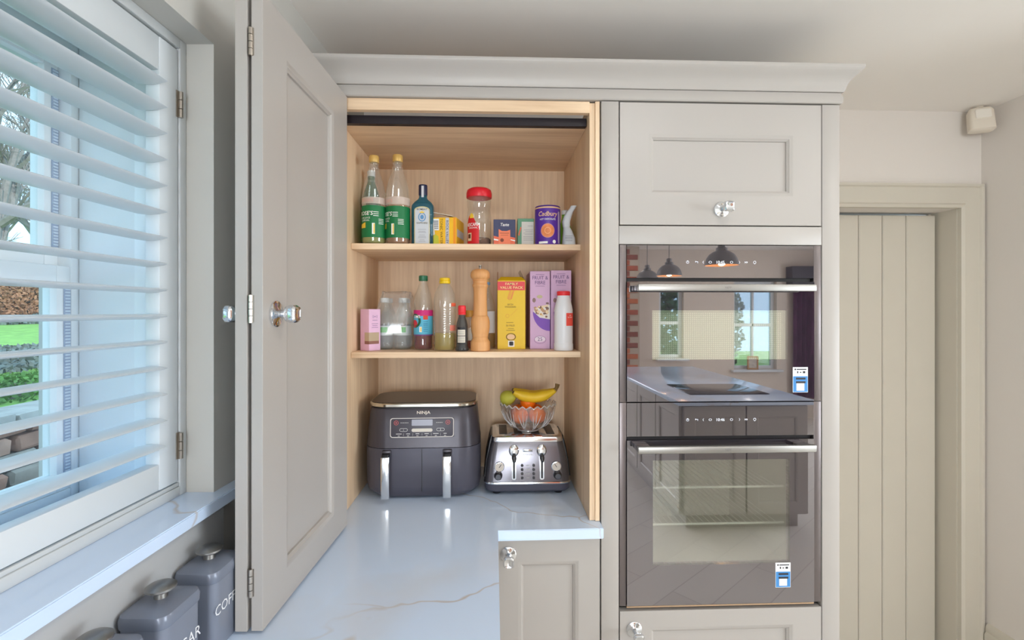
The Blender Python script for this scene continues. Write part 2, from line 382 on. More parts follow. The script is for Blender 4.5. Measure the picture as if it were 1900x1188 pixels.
def shutter(y0, y1, label, hinge_y):
    t = lw(thing('plantation_shutter', label, 'shutter'))
    st = .052; z0, z1 = SZ+fr+.01, HEAD-fr-.004
    for a in (y0, y1-st): MB().box(SX-.031, SX-.003, a, a+st, z0, z1, .002).obj('stile', SHUT, t)
    MB().box(SX-.030, SX-.004, y0+st, y1-st, z0, 1.222, .002).obj('rail', SHUT, t); MB().box(SX-.030, SX-.004, y0+st, y1-st, 1.990, z1, .002).obj('rail', SHUT, t)
    for k in range(15):
        o = bpy.data.objects.new('louvre', LME); COL.objects.link(o); o.parent = t; o.location = (SX-.017, (y0+y1)/2, 1.2565+k*.0507); o.rotation_euler = (0, math.radians(-2), 0); o.scale = (1, (y1-y0-2*st-.003)/.545, 1)
    for zc in (1.245, 1.945):
        h = MB(); h.lathe([(.0045, 0), (.0045, .0165)], 10, (SX+.002, hinge_y, zc-.027)); h.lathe([(.0045, 0), (.0045, .0165)], 10, (SX+.002, hinge_y, zc-.009)); h.lathe([(.0045, 0), (.0045, .0165)], 10, (SX+.002, hinge_y, zc+.009))
        h.box(SX-.003, SX-.001, hinge_y-.008, hinge_y+.008, zc-.027, zc+.027); h.obj('hinge', NICKEL, t)
    return t
shutter(-.672, -fr-.003, 'white plantation shutter panel hinged beside the folded cupboard doors', -fr-.001)
shutter(WIN_Y0+fr+.003, -.676, 'white plantation shutter panel at the window end away from the cupboard', WIN_Y0+fr+.001)

# plank door, casing, skirting
D = struct(MB().box(DX0+.01, DX1-.012, YB+.105, YB+.125, .012, DH-.01).obj('door_1', TRIMP, smooth=0))
edges = [1550, 1590, 1634, 1678, 1726]
xe = [XY(u, YB+.10) for u in edges]; xe[-1] = DX1-.013
step = xe[2]-xe[1]; xe[0] = xe[1]-step
while xe[0] > DX0+.03: xe.insert(0, max(DX0+.012, xe[0]-step))
for a, c in zip(xe, xe[1:]):
    MB().box(a+.0012, c-.0012, YB+.088, YB+.106, .012, DH-.012, .0035, 1).obj('plank', TRIMP, D)
def casing():
    b = MB(); prof = [(0, 0), (0, -.022), (.012, -.028), (.020, -.020), (.088, -.016), (.094, -.024), (.104, -.024), (.104, 0)]
    rings = []
    for (x, z, kx, kz) in ((DX0, 0, -1, 0), (DX0, DH, -1, 1), (DX1, DH, 1, 1), (DX1, 0, 1, 0)):
        rings.append([(x+kx*p[0], YB+p[1], z+kz*p[0]) for p in prof])
    b.loft(rings); return b.obj('trim_3', TRIMP)
struct(casing())
b = MB(); b.box(DX1-.002, DX1+.0, YB-.002, YB+.14, 0, DH); b.box(DX1-.014, DX1-.002, YB+.126, YB+.139, 0, DH)
struct(b.obj('trim_4', TRIMP))
b = MB(); prof = [(0, 0), (-.018, 0), (-.018, .130), (-.012, .142), (-.014, .155), (-.008, .172), (0, .178)]
b.loft([[(XR+p[0], 1.1, p[1]) for p in prof], [(XR+p[0], YB-.03, p[1]) for p in prof]])
struct(b.obj('baseboard_right', TRIMP))

# motion sensor in the corner
t = thing('motion_sensor', 'white plastic motion sensor high in the corner above the plank door', 'sensor', (2.062, 2.022, 2.335), math.radians(-33))
t.rotation_euler = (math.radians(-10), 0, math.radians(-22))
SENS = mat('ivory_plastic', (226, 217, 203), .5)
b = MB(); b.loft([rr(.07, .03, .012, -.058), rr(.088, .046, .012, -.052), rr(.084, .044, .012, .03), rr(.074, .03, .012, .044)]); b.obj('body', SENS, t)
b = MB(); b.loft([[(p[0], -.0225-.006*math.cos(p[0]*26), p[1]) for p in rrect(-.026, .026, -.008, .030, .006)], [(p[0], -.020, p[1]) for p in rrect(-.028, .028, -.010, .032, .006)]]); b.obj('lens', mat('lens_plastic', (234, 228, 218), .35), t)
b = MB(); b.tube([(0, .0, .043), (0, .006, .056)], .015, 10); b.obj('bracket', SENS, t)

# recessed ceiling downlights
LAMPM = mat('downlight_lamp', (255, 240, 220), .5, emit=14)
for k, (x, y) in enumerate(DOWN):
    t = thing('downlight', 'round recessed ceiling downlight with white bezel', 'downlight', (x, y, CEIL-.006), 0, 'recessed downlights in the kitchen ceiling')
    MB().lathe([(.030, .004), (.033, -.002), (.043, -.001), (.044, .006)], 24, cap0=False, cap1=False).obj('bezel', WHITE, t)
    MB().lathe([(.030, .003), (.030, .005)], 24).obj('lamp', LAMPM, t)
    d = bpy.data.lights.new('downlight_beam', 'AREA'); d.shape = 'DISK'; d.size = .07; d.energy = DOWN_POWER; d.color = (1, .97, .92)
    o = bpy.data.objects.new('downlight_beam', d); COL.objects.link(o); o.location = (x, y, CEIL-.012)

# ---------------------------------------------------------------- cabinetry
Y0 = 1.443
def Zf(v): return CAMZ-(v-HOR)/627.0
def mold_ring(x0, x1, z0, z1, prof):
    b = MB()
    for (o, y), (o2, y2) in zip(prof, prof[1:]):
        A = [(x0+o, z0+o), (x1-o, z0+o), (x1-o, z1-o), (x0+o, z1-o)]; C = [(x0+o2, z0+o2), (x1-o2, z0+o2), (x1-o2, z1-o2), (x0+o2, z1-o2)]
        for k in range(4):
            j = (k+1) % 4; b.quad((A[k][0], y, A[k][1]), (A[j][0], y, A[j][1]), (C[j][0], y2, C[j][1]), (C[k][0], y2, C[k][1]))
    bmesh.ops.remove_doubles(b.bm, verts=b.bm.verts, dist=1e-5)
    return b
def framed_door(parent, w, h, sw=.07, rt=.07, rb=.07, t=.022, name='door', m=PAINT, both=False):
    """face looks along -y, lower corner at the origin"""
    b = MB(); b.box(0, sw, 0, t, 0, h, .0005, 1); b.box(w-sw, w, 0, t, 0, h, .0005, 1)
    b.box(sw-.001, w-sw+.001, 0, t, 0, rb, .0005, 1); b.box(sw-.001, w-sw+.001, 0, t, h-rt, h, .0005, 1)
    d = b.obj(name, m, parent)
    MB().box(sw-.004, w-sw+.004, .012, t-.006, rb-.004, h-rt+.004).obj('panel', m, d, 0)
    mold_ring(sw, w-sw, rb, h-rt, [(-.0005, -.0001), (.0025, .0006), (.005, .0022), (.009, .003), (.012, .006), (.0155, .0075), (.0165, .0118)]).obj('moulding', m, d, 25)
    return d
def knob(parent, loc, rz=0, s=1.0, proj=.030):
    """chrome pull: round rose with two screws, stem, cushion-shaped head; axis along -y before rz"""
    M = Matrix.Translation(loc) @ Matrix.Rotation(rz, 4, 'Z') @ Matrix.Rotation(PI/2, 4, 'X')
    b = MB(); b.lathe([(.0265*s, 0), (.0265*s, .003), (.023*s, .005), (.013*s, .006), (.008*s, .009)], 28)
    r = b.xf(M).obj('rose', CHROME, parent)
    for k in (-1, 1):
        MB().lathe([(.0035*s, .004), (.0035*s, .0062), (.002*s, .0068)], 10, (0, k*.018*s, 0)).xf(M).obj('screw', NICKEL, r)
    MB().lathe([(.009*s, .006), (.0075*s, proj*.55), (.010*s, proj)], 20).xf(M).obj('stem', CHROME, parent)
    b = MB(); p = proj
    b.loft([rr(.016*s, .016*s, .006*s, p-.004), rr(.030*s, .030*s, .008*s, p+.003), rr(.036*s, .036*s, .010*s, p+.011*s), rr(.035*s, .035*s, .010*s, p+.019*s), rr(.028*s, .028*s, .008*s, p+.023*s), rr(.020*s, .020*s, .006*s, p+.021*s)])
    b.xf(M).obj('knob', CHROME, parent)
XI0, XI1, YI1 = -.452, .284, 1.973        # inside of the pantry cupboard
WT = .902                                  # worktop
ZS1, ZS2, ZTOP = 1.390, 1.737, 2.080

# worktop: one L-shaped slab following the left wall
b = MB(); wx = lambda y: LW[0]-math.tan(ALPHA)*(LW[1]-y)+.002
b.prism([(.012, -1.15), (.012, 1.400), (.3145, 1.400), (.3145, 2.08), (wx(2.08), 2.08), (wx(-1.15), -1.15)], WT-.03, WT, 'xy')
bmesh.ops.bevel(b.bm, geom=[e for e in b.bm.edges], offset=.002, segments=2, affect='EDGES')
tag(b.obj('worktop', QUARTZ), 'glossy white quartz worktop with fine tan and grey veins', 'worktop')

# pantry cupboard
P = thing('pantry_cupboard', 'tall oak lined pantry cupboard with pale folded doors standing on the worktop', 'cupboard', (0, Y0, WT))
yo = Y0
def pz(z): return z-WT
def py(y): return y-yo
MB().box(XI0-.016, XI0, py(Y0+.004), py(YI1+.016), 0.001, pz(2.135), .0008, 1).obj('side_panel', OAKZ, P)
MB().box(XI1, XI1+.016, py(Y0+.010), py(YI1+.016), 0.001, pz(2.135), .0008, 1).obj('side_panel', OAKZ, P)
MB().box(XI1+.016, .3135, py(Y0+.004), py(YI1+.016), 0.001, pz(2.138), .0012, 1).obj('end_panel', OAKZ, P)
MB().box(XI0, XI1, py(YI1), py(YI1+.016), 0.001, pz(ZTOP+.02)).obj('back_panel', OAKZ, P, 0)
MB().box(XI0, XI1, py(1.512), py(YI1), pz(ZTOP), pz(ZTOP+.018), .0008, 1).obj('top_panel', OAKX, P)
MB().box(XI0, XI1, py(Y0+.006), py(Y0+.026), pz(2.104), pz(2.138), .001, 1).obj('lintel', OAKX, P)
MB().box(XI0+.002, XI1-.002, py(1.490), py(1.510), pz(2.079), pz(2.104), .001, 1).obj('door_track', mat('black_track', (26, 20, 28), .4), P)
for z in (ZS1, ZS2):
    MB().box(XI0+.0005, XI1-.0005, py(1.595), py(YI1-.001), pz(z-.019), pz(z), .001, 1).obj('shelf', OAKX, P)
MB().box(-.552, XI0-.017, py(Y0), py(Y0+.02), .001, pz(2.136), .001, 1).obj('stile', PAINT, P)
def leaf(far, near, thick, face, label, rt, rb):
    dx, dy = far[0]-near[0], far[1]-near[1]; L = math.hypot(dx, dy); h = 2.134-.908
    d = framed_door(P, L, h, .100, rt, rb, thick); d['label'] = label
    if face > 0: d.location = (near[0], py(near[1]), pz(.908)); d.rotation_euler = (0, 0, math.atan2(dy, dx))
    else: d.location = (far[0]-thick, py(far[1]), pz(.908)); d.rotation_euler = (0, 0, math.atan2(-dy, -dx))
    return d, L
dA, LA = leaf((-.418, 1.437), (-.4405, .966), .022, 1, 'pale grey painted cupboard door leaf with chrome knob', .084, .070)
knob(dA, (.050, -.0005, .607), 0, 1.0, .022)
dB, LB = leaf((-.447, 1.437), (-.4695, .966), .023, -1, 'pale grey cupboard door leaf folded behind the other', .084, .070)
knob(dB, (LB-.050, -.0005, .607), 0, 1.0, .022)
for zc in (.093, .617, 1.128):
    h = MB()
    for k in range(4): h.lathe([(.0042, 0), (.0042, .0125)], 10, (-.0012, .0225, zc-.027+k*.0136))
    h.box(-.0012, .0005, .0165, .021, zc-.026, zc+.026); h.obj('hinge', NICKEL, dA)

# oven housing
H = thing('oven_housing', 'tall pale painted oven housing cabinet beside the pantry cupboard', 'cabinet', (0, Y0, 0))
SX0, SX1, SX2, SX3 = .317, .370, .980, 1.0345
MB().box(SX0, SX1-.001, 0, .022, .0, 2.137, .0015).obj('stile', PAINT, H)
MB().box(SX2+.001, SX3, 0, .022, .0, 2.137, .0015).obj('stile', PAINT, H)
MB().box(SX0, SX0+.018, .022, .64, 0, 2.137).obj('side_panel', PAINT, H, 0); MB().box(SX3-.018, SX3, .022, .64, 0, 2.137).obj('side_panel', PAINT, H, 0)
MB().box(SX0+.018, SX3-.018, .60, .61, 0, 2.137).obj('back_panel', PAINT, H, 0)
MB().box(SX0+.018, SX3-.018, .022, .60, 2.10, 2.136).obj('top_panel', PAINT, H, 0)
zr1, zr0 = Zf(420), Zf(454)
MB().box(SX1, SX2, .001, .022, zr0, zr1, .0012).obj('rail', PAINT, H)
MB().box(SX0+.018, SX3-.018, .022, .58, zr0+.01, zr0+.028).obj('shelf', PAINT, H, 0)
MB().box(SX0+.018, SX3-.018, .022, .58, Zf(1131)-.026, Zf(1131)-.006).obj('shelf', PAINT, H, 0)
zd0 = Zf(418)
d = framed_door(H, SX2-SX1-.004, 2.135-zd0, .086, .092, .088); d.location = (SX1+.002, .0, zd0)
knob(d, (.303, -.0005, .046), 0, .86, .036)
zb = Zf(1131)
d = framed_door(H, SX2-SX1-.004, zb-.12, .086, .05, .088); d.location = (SX1+.002, .0, .12); d['label'] = 'lower pale painted cupboard door under the ovens'
knob(d, (.042, -.0005, zb-.12-.052), 0, .86, .036)
MB().box(SX1, SX2, .05, .068, 0, .117).obj('plinth', PAINT, H, 0)

# cornice over both tall units
b = MB()
fz = 2.139
def sweep(prof, xl, xc, yb):
    b.loft([[(xl, Y0-p, z) for p, z in prof], [(xc+p, Y0-p, z) for p, z in prof], [(xc+p, yb, z) for p, z in prof]])
sweep([(-.03, 2.172), (.008, 2.172), (.010, 2.176), (.012, 2.183), (.013, 2.188), (.017, 2.197), (.022, 2.205), (.030, 2.214), (.039, 2.222), (.044, 2.228), (.0455, 2.231), (.0455, 2.238), (.042, 2.240), (-.03, 2.240)], -.546, SX3, YB-.002)
C = b.obj('cornice', PAINT); tag(C, 'pale painted cove cornice running along the top of both tall units', 'cornice')
b = MB(); sweep([(-.03, fz), (.004, fz), (.0065, fz+.003), (.0065, 2.160), (.003, 2.166), (.003, 2.171), (-.03, 2.171)], -.55, SX3, YB-.002); b.obj('frieze', PAINT, C)

# base units below the worktop
def base_unit(name, label, loc, rz, w, dep, doors, kx):
    t = thing(name, label, 'cabinet', loc, rz)
    b = MB(); b.box(0, w, .024, dep, .1, .870); b.obj('body', PAINT, t, 0)
    MB().box(0, w, .07, .088, 0, .099).obj('plinth', PAINT, t, 0)
    for k in range(doors):
        d = framed_door(t, w/doors-.004, .758, .062, .075, .075); d.location = (w*k/doors+.002, 0, .108); knob(d, (kx if kx > 0 else w/doors+kx, -.0005, .758-.052), 0, .86, .036)
    return t
bu = base_unit('base_cabinet', 'narrow pale base cabinet under the worktop beside the oven housing', (.008, Y0-.003, 0), 0, .306, .60, 1, .034)
MB().box(-.040, -.0005, -.036, .03, 0, .870, .001, 1).obj('corner_post', PAINT, bu)
base_unit('base_cabinet', 'long pale base cabinet run under the window worktop', (-.012, -1.12, 0), PI/2, 2.52, .50, 4, .034)
# ---------------------------------------------------------------- ovens
OVENG = mirror_glass('dark_oven_glass', (42, 38, 44), .30)
OVENW = mirror_glass('oven_window_glass', (60, 60, 58), .30, 1.0)
OVENS = mat('graphite_steel', (120, 113, 113), .35, .8)
ENAMEL = mat('grey_enamel', (214, 214, 202), .4, var=.03)
DISP = mat('display_light', (235, 240, 250), .5, emit=.35)
STICK = mat('sticker_white', (236, 238, 240), .5); STICKB = mat('sticker_blue', (70, 140, 205), .5); INK = mat('dark_ink', (52, 52, 58), .6)
ZG0, ZG1 = Zf(1122), Zf(455)
def icons(parent, xc, z, y, txt):
    text(txt, .0085, DISP, parent, (xc, y, z), name='clock_digits')
    s = .0042; b = MB()
    def ring(cx, w=.0009, n=14, a=1.0, bz=1.0):
        o, i = ell(cx, z, s*a, s*bz, n), ell(cx, z, (s-w)*a, (s-w)*bz, n)
        for k in range(n): b.flat([o[k], o[(k+1) % n], i[(k+1) % n], i[k]], y)
    def bar(x0, x1, z0, z1): b.flat(rect(x0, x1, z0, z1), y)
    ring(xc-.098); bar(xc-.0985, xc-.0975, z, z+s*1.2)
    bar(xc-.074, xc-.067, z+.001, z+.002); b.flat([(xc-.076, z+.0015), (xc-.073, z+.004), (xc-.073, z-.001)], y); bar(xc-.068, xc-.067, z-.003, z+.002)
    b.flat([(xc-.053, z), (xc-.050, z+.004), (xc-.0492, z+.004), (xc-.052, z), (xc-.0492, z-.004), (xc-.050, z-.004)], y)
    ring(xc-.030, a=1.1, bz=.8); ring(xc+.034, a=1.0, bz=.85)
    b.flat([(xc+.060, z), (xc+.057, z+.004), (xc+.0562, z+.004), (xc+.059, z), (xc+.0562, z-.004), (xc+.057, z-.004)], y)
    for k in (0, 1): b.flat([(xc+.074+k*.005, z-.003), (xc+.078+k*.005, z), (xc+.074+k*.005, z+.003)], y)
    ring(xc+.104); bar(xc+.1032, xc+.1048, z-s*1.3, z-s)
    return b.obj('touch_icons', DISP, parent, 0, fixn=False)
def sticker(parent, x0, x1, z0, z1, y):
    s = MB().box(x0, x1, y-.0006, y-.0001, z0, z1).obj('energy_sticker', STICK, parent, 0, 'small blue and white sticker')
    zm = z0+(z1-z0)*.64; w = x1-x0
    pflat('sticker_panel', [rect(x0+.001, x1-.001, z0+.001, zm)], y-.0008, STICKB, s)
    pflat('sticker_print', [rect(x0+w*.25, x1-w*.1, z1-.008, z1-.005), ell(x0+w*.16, z1-.0065, .0025, .0025, 12), rect(x0+w*.28, x0+w*.36, z1-.018, z1-.012), rect(x0+w*.46, x0+w*.56, z1-.017, z1-.014), rect(x0+w*.66, x0+w*.82, z1-.018, z1-.012),
          rect(x0+w*.2, x1-w*.16, zm-.010, zm-.004), rect(x0+w*.2, x1-w*.16, zm-.021, zm-.015)], y-.0010, INK, s)
    pflat('sticker_box', [rect(x0+w*.24, x1-w*.24, z0+.005, z0+.005+w*.5)], y-.0010, PRINTW, s)
def make_oven(name, label, zt, zfas, zdt, zb, win, logo_z, clock, hz, rack):
    t = thing(name, label, 'oven', (0, Y0, zb))
    X0, X1 = .3925, .9555
    def z(v): return v-zb
    # side strips of graphite steel and fascia
    for a, c in ((SX1+.0015, X0-.001), (X1+.001, SX2-.0015)):
        MB().box(a, c, .002, .020, 0, z(zt), .001).obj('side_strip', OVENS, t)
    MB().box(X0, X1, .001, .020, z(zfas), z(zt)-.001).obj('control_fascia', OVENG, t, 0)
    icons(t, (X0+X1)/2-.002, z((zt+zfas)/2)-.002, .0004, clock)
    MB().box(X0+.004, X1-.004, .012, .022, z(zdt), z(zfas)).obj('vent_gap', BLACK, t, 0)
    wx0, wx1, wz0, wz1 = win
    # door: glass frame with a window pane let in
    b = MB(); y0 = -.002; y1 = .018
    b.box(X0, wx0, y0, y1, 0.002, z(zdt)); b.box(wx1, X1, y0, y1, 0.002, z(zdt)); b.box(wx0, wx1, y0, y1, 0.002, z(wz0)); b.box(wx0, wx1, y0, y1, z(wz1), z(zdt))
    bmesh.ops.remove_doubles(b.bm, verts=b.bm.verts, dist=1e-6)
    dr = b.obj('oven_door', OVENG, t, 0)
    MB().box(wx0, wx1, y0, y0+.006, z(wz0), z(wz1)).obj('window_pane', OVENW, dr, 0)
    # handle bar on two posts
    hx0, hx1 = .412, .932
    hz_ = z(hz)
    MB().box(hx0, hx1, -.050, -.036, hz_-.010, hz_+.010, .0025).obj('handle', STEEL, dr)
    for a in (hx0+.002, hx1-.042): MB().box(a, a+.04, -.037, y0, hz_-.007, hz_+.007, .002).obj('handle_post', OVENS, dr)
    text('NEFF', .006, mat('grey_print', (120, 118, 116), .5), dr, (logo_z, -.0503, hz_), name='brand_lettering')
    # cavity
    cz0, cz1 = z(wz0)-.03, z(wz1)+.02
    b = MB(); b.box(wx0-.02, wx1+.02, .022, .42, cz0, cz1); bm = b.bm; bm.normal_update()
    bmesh.ops.delete(bm, geom=[f for f in bm.faces if f.normal.y < -.5], context='FACES')
    b.obj('cavity', ENAMEL, t, 0)
    for rz_ in rack:
        b = MB(); zz = z(rz_)
        b.tube([(wx0-.012, .05, zz), (wx1+.012, .05, zz)], .0035, 6)
        b.tube([(wx0-.012, .37, zz), (wx1+.012, .37, zz)], .003, 6)
        for k in range(22):
            xx = wx0+(wx1-wx0)*(k+.5)/22; b.tube([(xx, .05, zz), (xx, .37, zz)], .0014, 5)
        b.obj('rack', mat('bright_wire', (240, 240, 232), .3), t)
    return t
zmid = Zf(746)
def wx(u): return XY(u, Y0)
o1 = make_oven('compact_oven', 'dark glass compact oven above the larger oven', ZG1, Zf(516), Zf(523), zmid, (wx(1210), wx(1461), Zf(668), Zf(576)), .672, '10:45', 1.588, [])
bt = MB()   # dotted screen behind the compact oven's window
for i in range(62):
    for j in range(24): bt.flat(ell(wx(1210)+.004+i*.00635, Zf(668)-zmid+.004+j*.0058, .0019, .0019, 6), .009)
dots = bt.obj('dotted_screen', mat('screen_dots', (226, 232, 214), .6), o1, 0, fixn=False); dots['kind'] = 'stuff'
MB().box(wx(1210), wx(1461), .010, .012, Zf(668)-zmid, Zf(576)-zmid).obj('screen', mat('screen_grey', (176, 182, 166), .6), o1, 0)
sticker(o1, wx(1470), wx(1498), Zf(729)-zmid, Zf(682)-zmid, -.002)
o2 = make_oven('oven', 'dark glass oven with racks below the compact oven', zmid-.001, Zf(809), Zf(816), ZG0, (wx(1211), wx(1465), Zf(1047), Zf(853)), .672, '10:46', 1.124, [Zf(915), Zf(985)])
sticker(o2, wx(1438), wx(1466), Zf(1092)-ZG0, Zf(1046)-ZG0, -.002)
MB().box(.3925, .9555, .000, .018, -.004, .0).obj('bottom_trim', mat('brass_edge', (176, 146, 116), .45), o2, 0)

# ---------------------------------------------------------------- air fryer
t = thing('air_fryer', 'black two-drawer air fryer with chrome handles beside the toaster', 'air fryer', (-.236, 1.762, WT+.001), math.radians(1.5))
FBODY = mat('dark_plum_grey_plastic', (70, 67, 74), .34, .3, var=.02); FDRAW = mat('slate_plastic', (82, 81, 92), .36, .25, var=.02)
def fsec(w, d, z, r): return rr(w, d, r, z, 8)
b = MB(); b.loft([fsec(.384, .262, .171, .075), fsec(.380, .258, .185, .073), fsec(.370, .248, .24, .068), fsec(.358, .238, .292, .062), fsec(.352, .232, .297, .06)]); b.obj('upper_body', FBODY, t, 30)
b = MB(); b.loft([fsec(.300, .20, .004, .06), fsec(.330, .225, .007, .065), fsec(.374, .252, .024, .075), fsec(.384, .262, .045, .078), fsec(.385, .262, .12, .078), fsec(.384, .262, .169, .075)]); b.obj('lower_body', FDRAW, t, 30)
b = MB(); b.loft([fsec(.345, .226, .297, .058), fsec(.345, .226, .302, .058)]); b.obj('seam', BLACK, t, 30)
b = MB(); b.loft([fsec(.360, .240, .302, .064), fsec(.364, .244, .304, .066), fsec(.364, .244, .311, .066), fsec(.358, .238, .3145, .063)]); b.obj('lid_trim', mat('warm_chrome', (205, 200, 188), .15, 1), t, 30)
b = MB(); b.loft([fsec(.354, .234, .3135, .061), fsec(.350, .230, .3165, .059)]); b.obj('lid', mat('bronze_black_gloss', (70, 60, 54), .3, .3), t, 30)
MB().box(-.0010, .0010, -.1322, -.128, .028, .168).obj('drawer_gap', BLACK, t, 0)
for x in (-.113, .083):
    d = MB().box(x-.015, x+.015, -.140, -.126, .145, .166, .004).obj('drawer_handle', FBODY, t)
    b = MB(); b.loft([rr(.026, .012, .004, .017, 4, x, -.158), rr(.027, .013, .004, .05, 4, x, -.162), rr(.028, .014, .005, .13, 4, x, -.163), rr(.028, .014, .005, .150, 4, x, -.158)]); b.obj('chrome_grip', CHROME, d, 40)
    b = MB(); b.loft([rr(.026, .036, .006, .148, 4, x, -.147), rr(.024, .034, .006, .158, 4, x, -.144)]); b.obj('grip_top', BLACK, d, 40)
    b = MB(); b.loft([rr(.020, .030, .006, .128, 4, x, -.143), rr(.020, .03, .006, .148, 4, x, -.143)]); b.obj('grip_neck', BLACK, d, 40)
# control panel follows the sloping front
def fy(z): return -.129-.0005+(z-.185)*.092
def panelxf(): return Matrix.Translation((0, fy(.236)-.0012, .236)) @ Matrix.Rotation(math.atan(-.092), 4, 'X')
PM = panelxf()
def ppart(name, polys, dy, m, parent):
    b = MB()
    for p in polys: b.flat(p, -dy)
    return b.xf(PM).obj(name, m, parent, 0, fixn=False)
cp = MB().box(-.104, .104, 0, .002, -.032, .032, .0008).xf(PM).obj('control_panel', mat('panel_grey', (70, 68, 78), .4), t)
o_, i_ = rrect(-.1035, .1035, -.0315, .0315, .008), rrect(-.1012, .1012, -.0292, .0292, .007)
b = MB()
for k in range(len(o_)): b.flat([o_[k], o_[(k+1) % len(o_)], i_[(k+1) % len(o_)], i_[k]], -.0005)
b.xf(PM).obj('panel_border', mat('border_print', (205, 200, 196), .5), cp, 0, fixn=False)
ppart('display', [rrect(-.034, .034, .006, .026, .002)], .0006, mat('display_grey', (150, 152, 166), .3), cp)
ppart('button_pair', [rrect(-.034, .034, -.014, -.003, .005)], .0006, mat('button_ivory', (206, 200, 190), .5), cp)
RED = mat('red_print', (196, 92, 92), .5)
for x in (-.084, .084):
    oo, ii = ell(x, .016, .0075, .0075, 18), ell(x, .016, .006, .006, 18)
    b = MB()
    for k in range(18): b.flat([oo[k], oo[(k+1) % 18], ii[(k+1) % 18], ii[k]], -.0006)
    b.flat(ell(x, .016, .0025, .0025, 10), -.0006); b.xf(PM).obj('button', RED, cp, 0, fixn=False)
for x, s in ((-.060, '1'), (.060, '2')):
    oo, ii = rrect(x-.013, x+.013, -.012, -.002, .005), rrect(x-.0122, x+.0122, -.0112, -.0028, .0044)
    b = MB()
    for k in range(len(oo)): b.flat([oo[k], oo[(k+1) % len(oo)], ii[(k+1) % len(oo)], ii[k]], -.0006)
    b.xf(PM).obj('button', PRINTW, cp, 0, fixn=False)
    q = text(s, .005, PRINTW, cp, (x, -.0007, -.007), name='button_digit'); q.data.transform(PM)
pr = [rect(-.07+k*.0045, -.0675+k*.0045, .0152, .0165) for k in range(6)]+[rect(.046+k*.0045, .0485+k*.0045, .0152, .0165) for k in range(5)]
for k, wd in enumerate((.018, .012, .012, .014, .018, .010)):
    xc = -.075+k*.030; pr += [rect(xc-wd/2, xc+wd/2, -.0205, -.019), rect(xc-.0035, xc+.0035, -.0268, -.0255)]
    if k: pr.append(rect(xc-.0152, xc-.0148, -.027, -.018))
ppart('panel_print', pr, .0006, PRINTW, cp)
q = text('NINJA', .0095, mat('logo_ivory', (226, 218, 205), .5), t, (.004, fy(.283)-.0015, .283), width=.044, name='brand_lettering', off=.012); 
# small print on the rounded left corner
b = MB(); M2 = Matrix.Translation((-.152, -.0915, .235)) @ Matrix.Rotation(math.radians(-52), 4, 'Z') @ Matrix.Rotation(math.atan(-.10), 4, 'X')
for r0, wd in ((.036, .030), (.031, .024), (.026, .030), (-.034, .014)): b.flat(rect(-wd/2, wd/2, r0, r0+.0016), -.003)
for cxx in (-.011, .009):
    for cz in (.010, -.016):
        for k in range(8):
            a = 2*PI*k/8; b.flat([(cxx+.006*math.cos(a), cz+.006*math.sin(a)), (cxx+.006*math.cos(a+.5), cz+.006*math.sin(a+.5)), (cxx+.0045*math.cos(a+.5), cz+.0045*math.sin(a+.5)), (cxx+.0045*math.cos(a), cz+.0045*math.sin(a))], -.003)
        b.flat(rect(cxx-.002, cxx+.003, cz-.001, cz+.002), -.003)
b.xf(M2).obj('side_print', PRINTW, t, 0, fixn=False)

# ---------------------------------------------------------------- toaster
t = thing('toaster', 'grey metallic four-slot toaster with chrome trim under the fruit bowl', 'toaster', (.117, 1.782, WT+.001))
TB = mat('gunmetal_enamel', (112, 110, 116), .22, .75); TBASE = mat('slate_base_plastic', (74, 74, 88), .4)
b = MB(); b.loft([rr(.276, .225, .03, .010), rr(.290, .238, .035, .016), rr(.292, .240, .035, .036)]); b.obj('base', TBASE, t, 30)
b = MB(); b.loft([rr(.294, .242, .035, .036), rr(.297, .245, .036, .039), rr(.295, .243, .035, .043), rr(.288, .236, .033, .045)]); b.obj('base_trim', CHROME, t, 30)
b = MB(); b.loft([rr(.290, .238, .03, .044), rr(.284, .234, .03, .07), rr(.274, .226, .028, .11), rr(.256, .212, .026, .155), rr(.243, .200, .024, .176)]); b.obj('body', TB, t, 30)
b = MB(); b.loft([rr(.245, .202, .022, .174), rr(.246, .203, .022, .180), rr(.240, .196, .02, .189), rr(.224, .182, .018, .1925)]); top = b.obj('top_plate', CHROME, t, 30)
for x in (-.082, -.030, .030, .082):
    MB().box(x-.014, x+.014, -.070, .070, .1924, .1936, .0004, 1).obj('slot', BLACK, top)
for s in (-1, 1):
    b = MB(); b.loft([rr(.008, .16, .004, .050, 4, s*.146), rr(.008, .15, .004, .11, 4, s*.139), rr(.010, .14, .004, .165, 4, s*.127), rr(.010, .13, .004, .188, 4, s*.121)]); b.obj('side_cheek', BLACK, t, 30)
    for y in (-.09, .09): MB().lathe([(.013, 0), (.015, .004), (.015, .012)], 14, (s*.105, y, 0)).obj('foot', BLACK, t)
def tf(z): return -.1190 + max(0, (z-.07))*.10 + max(0, z-.11)*.10
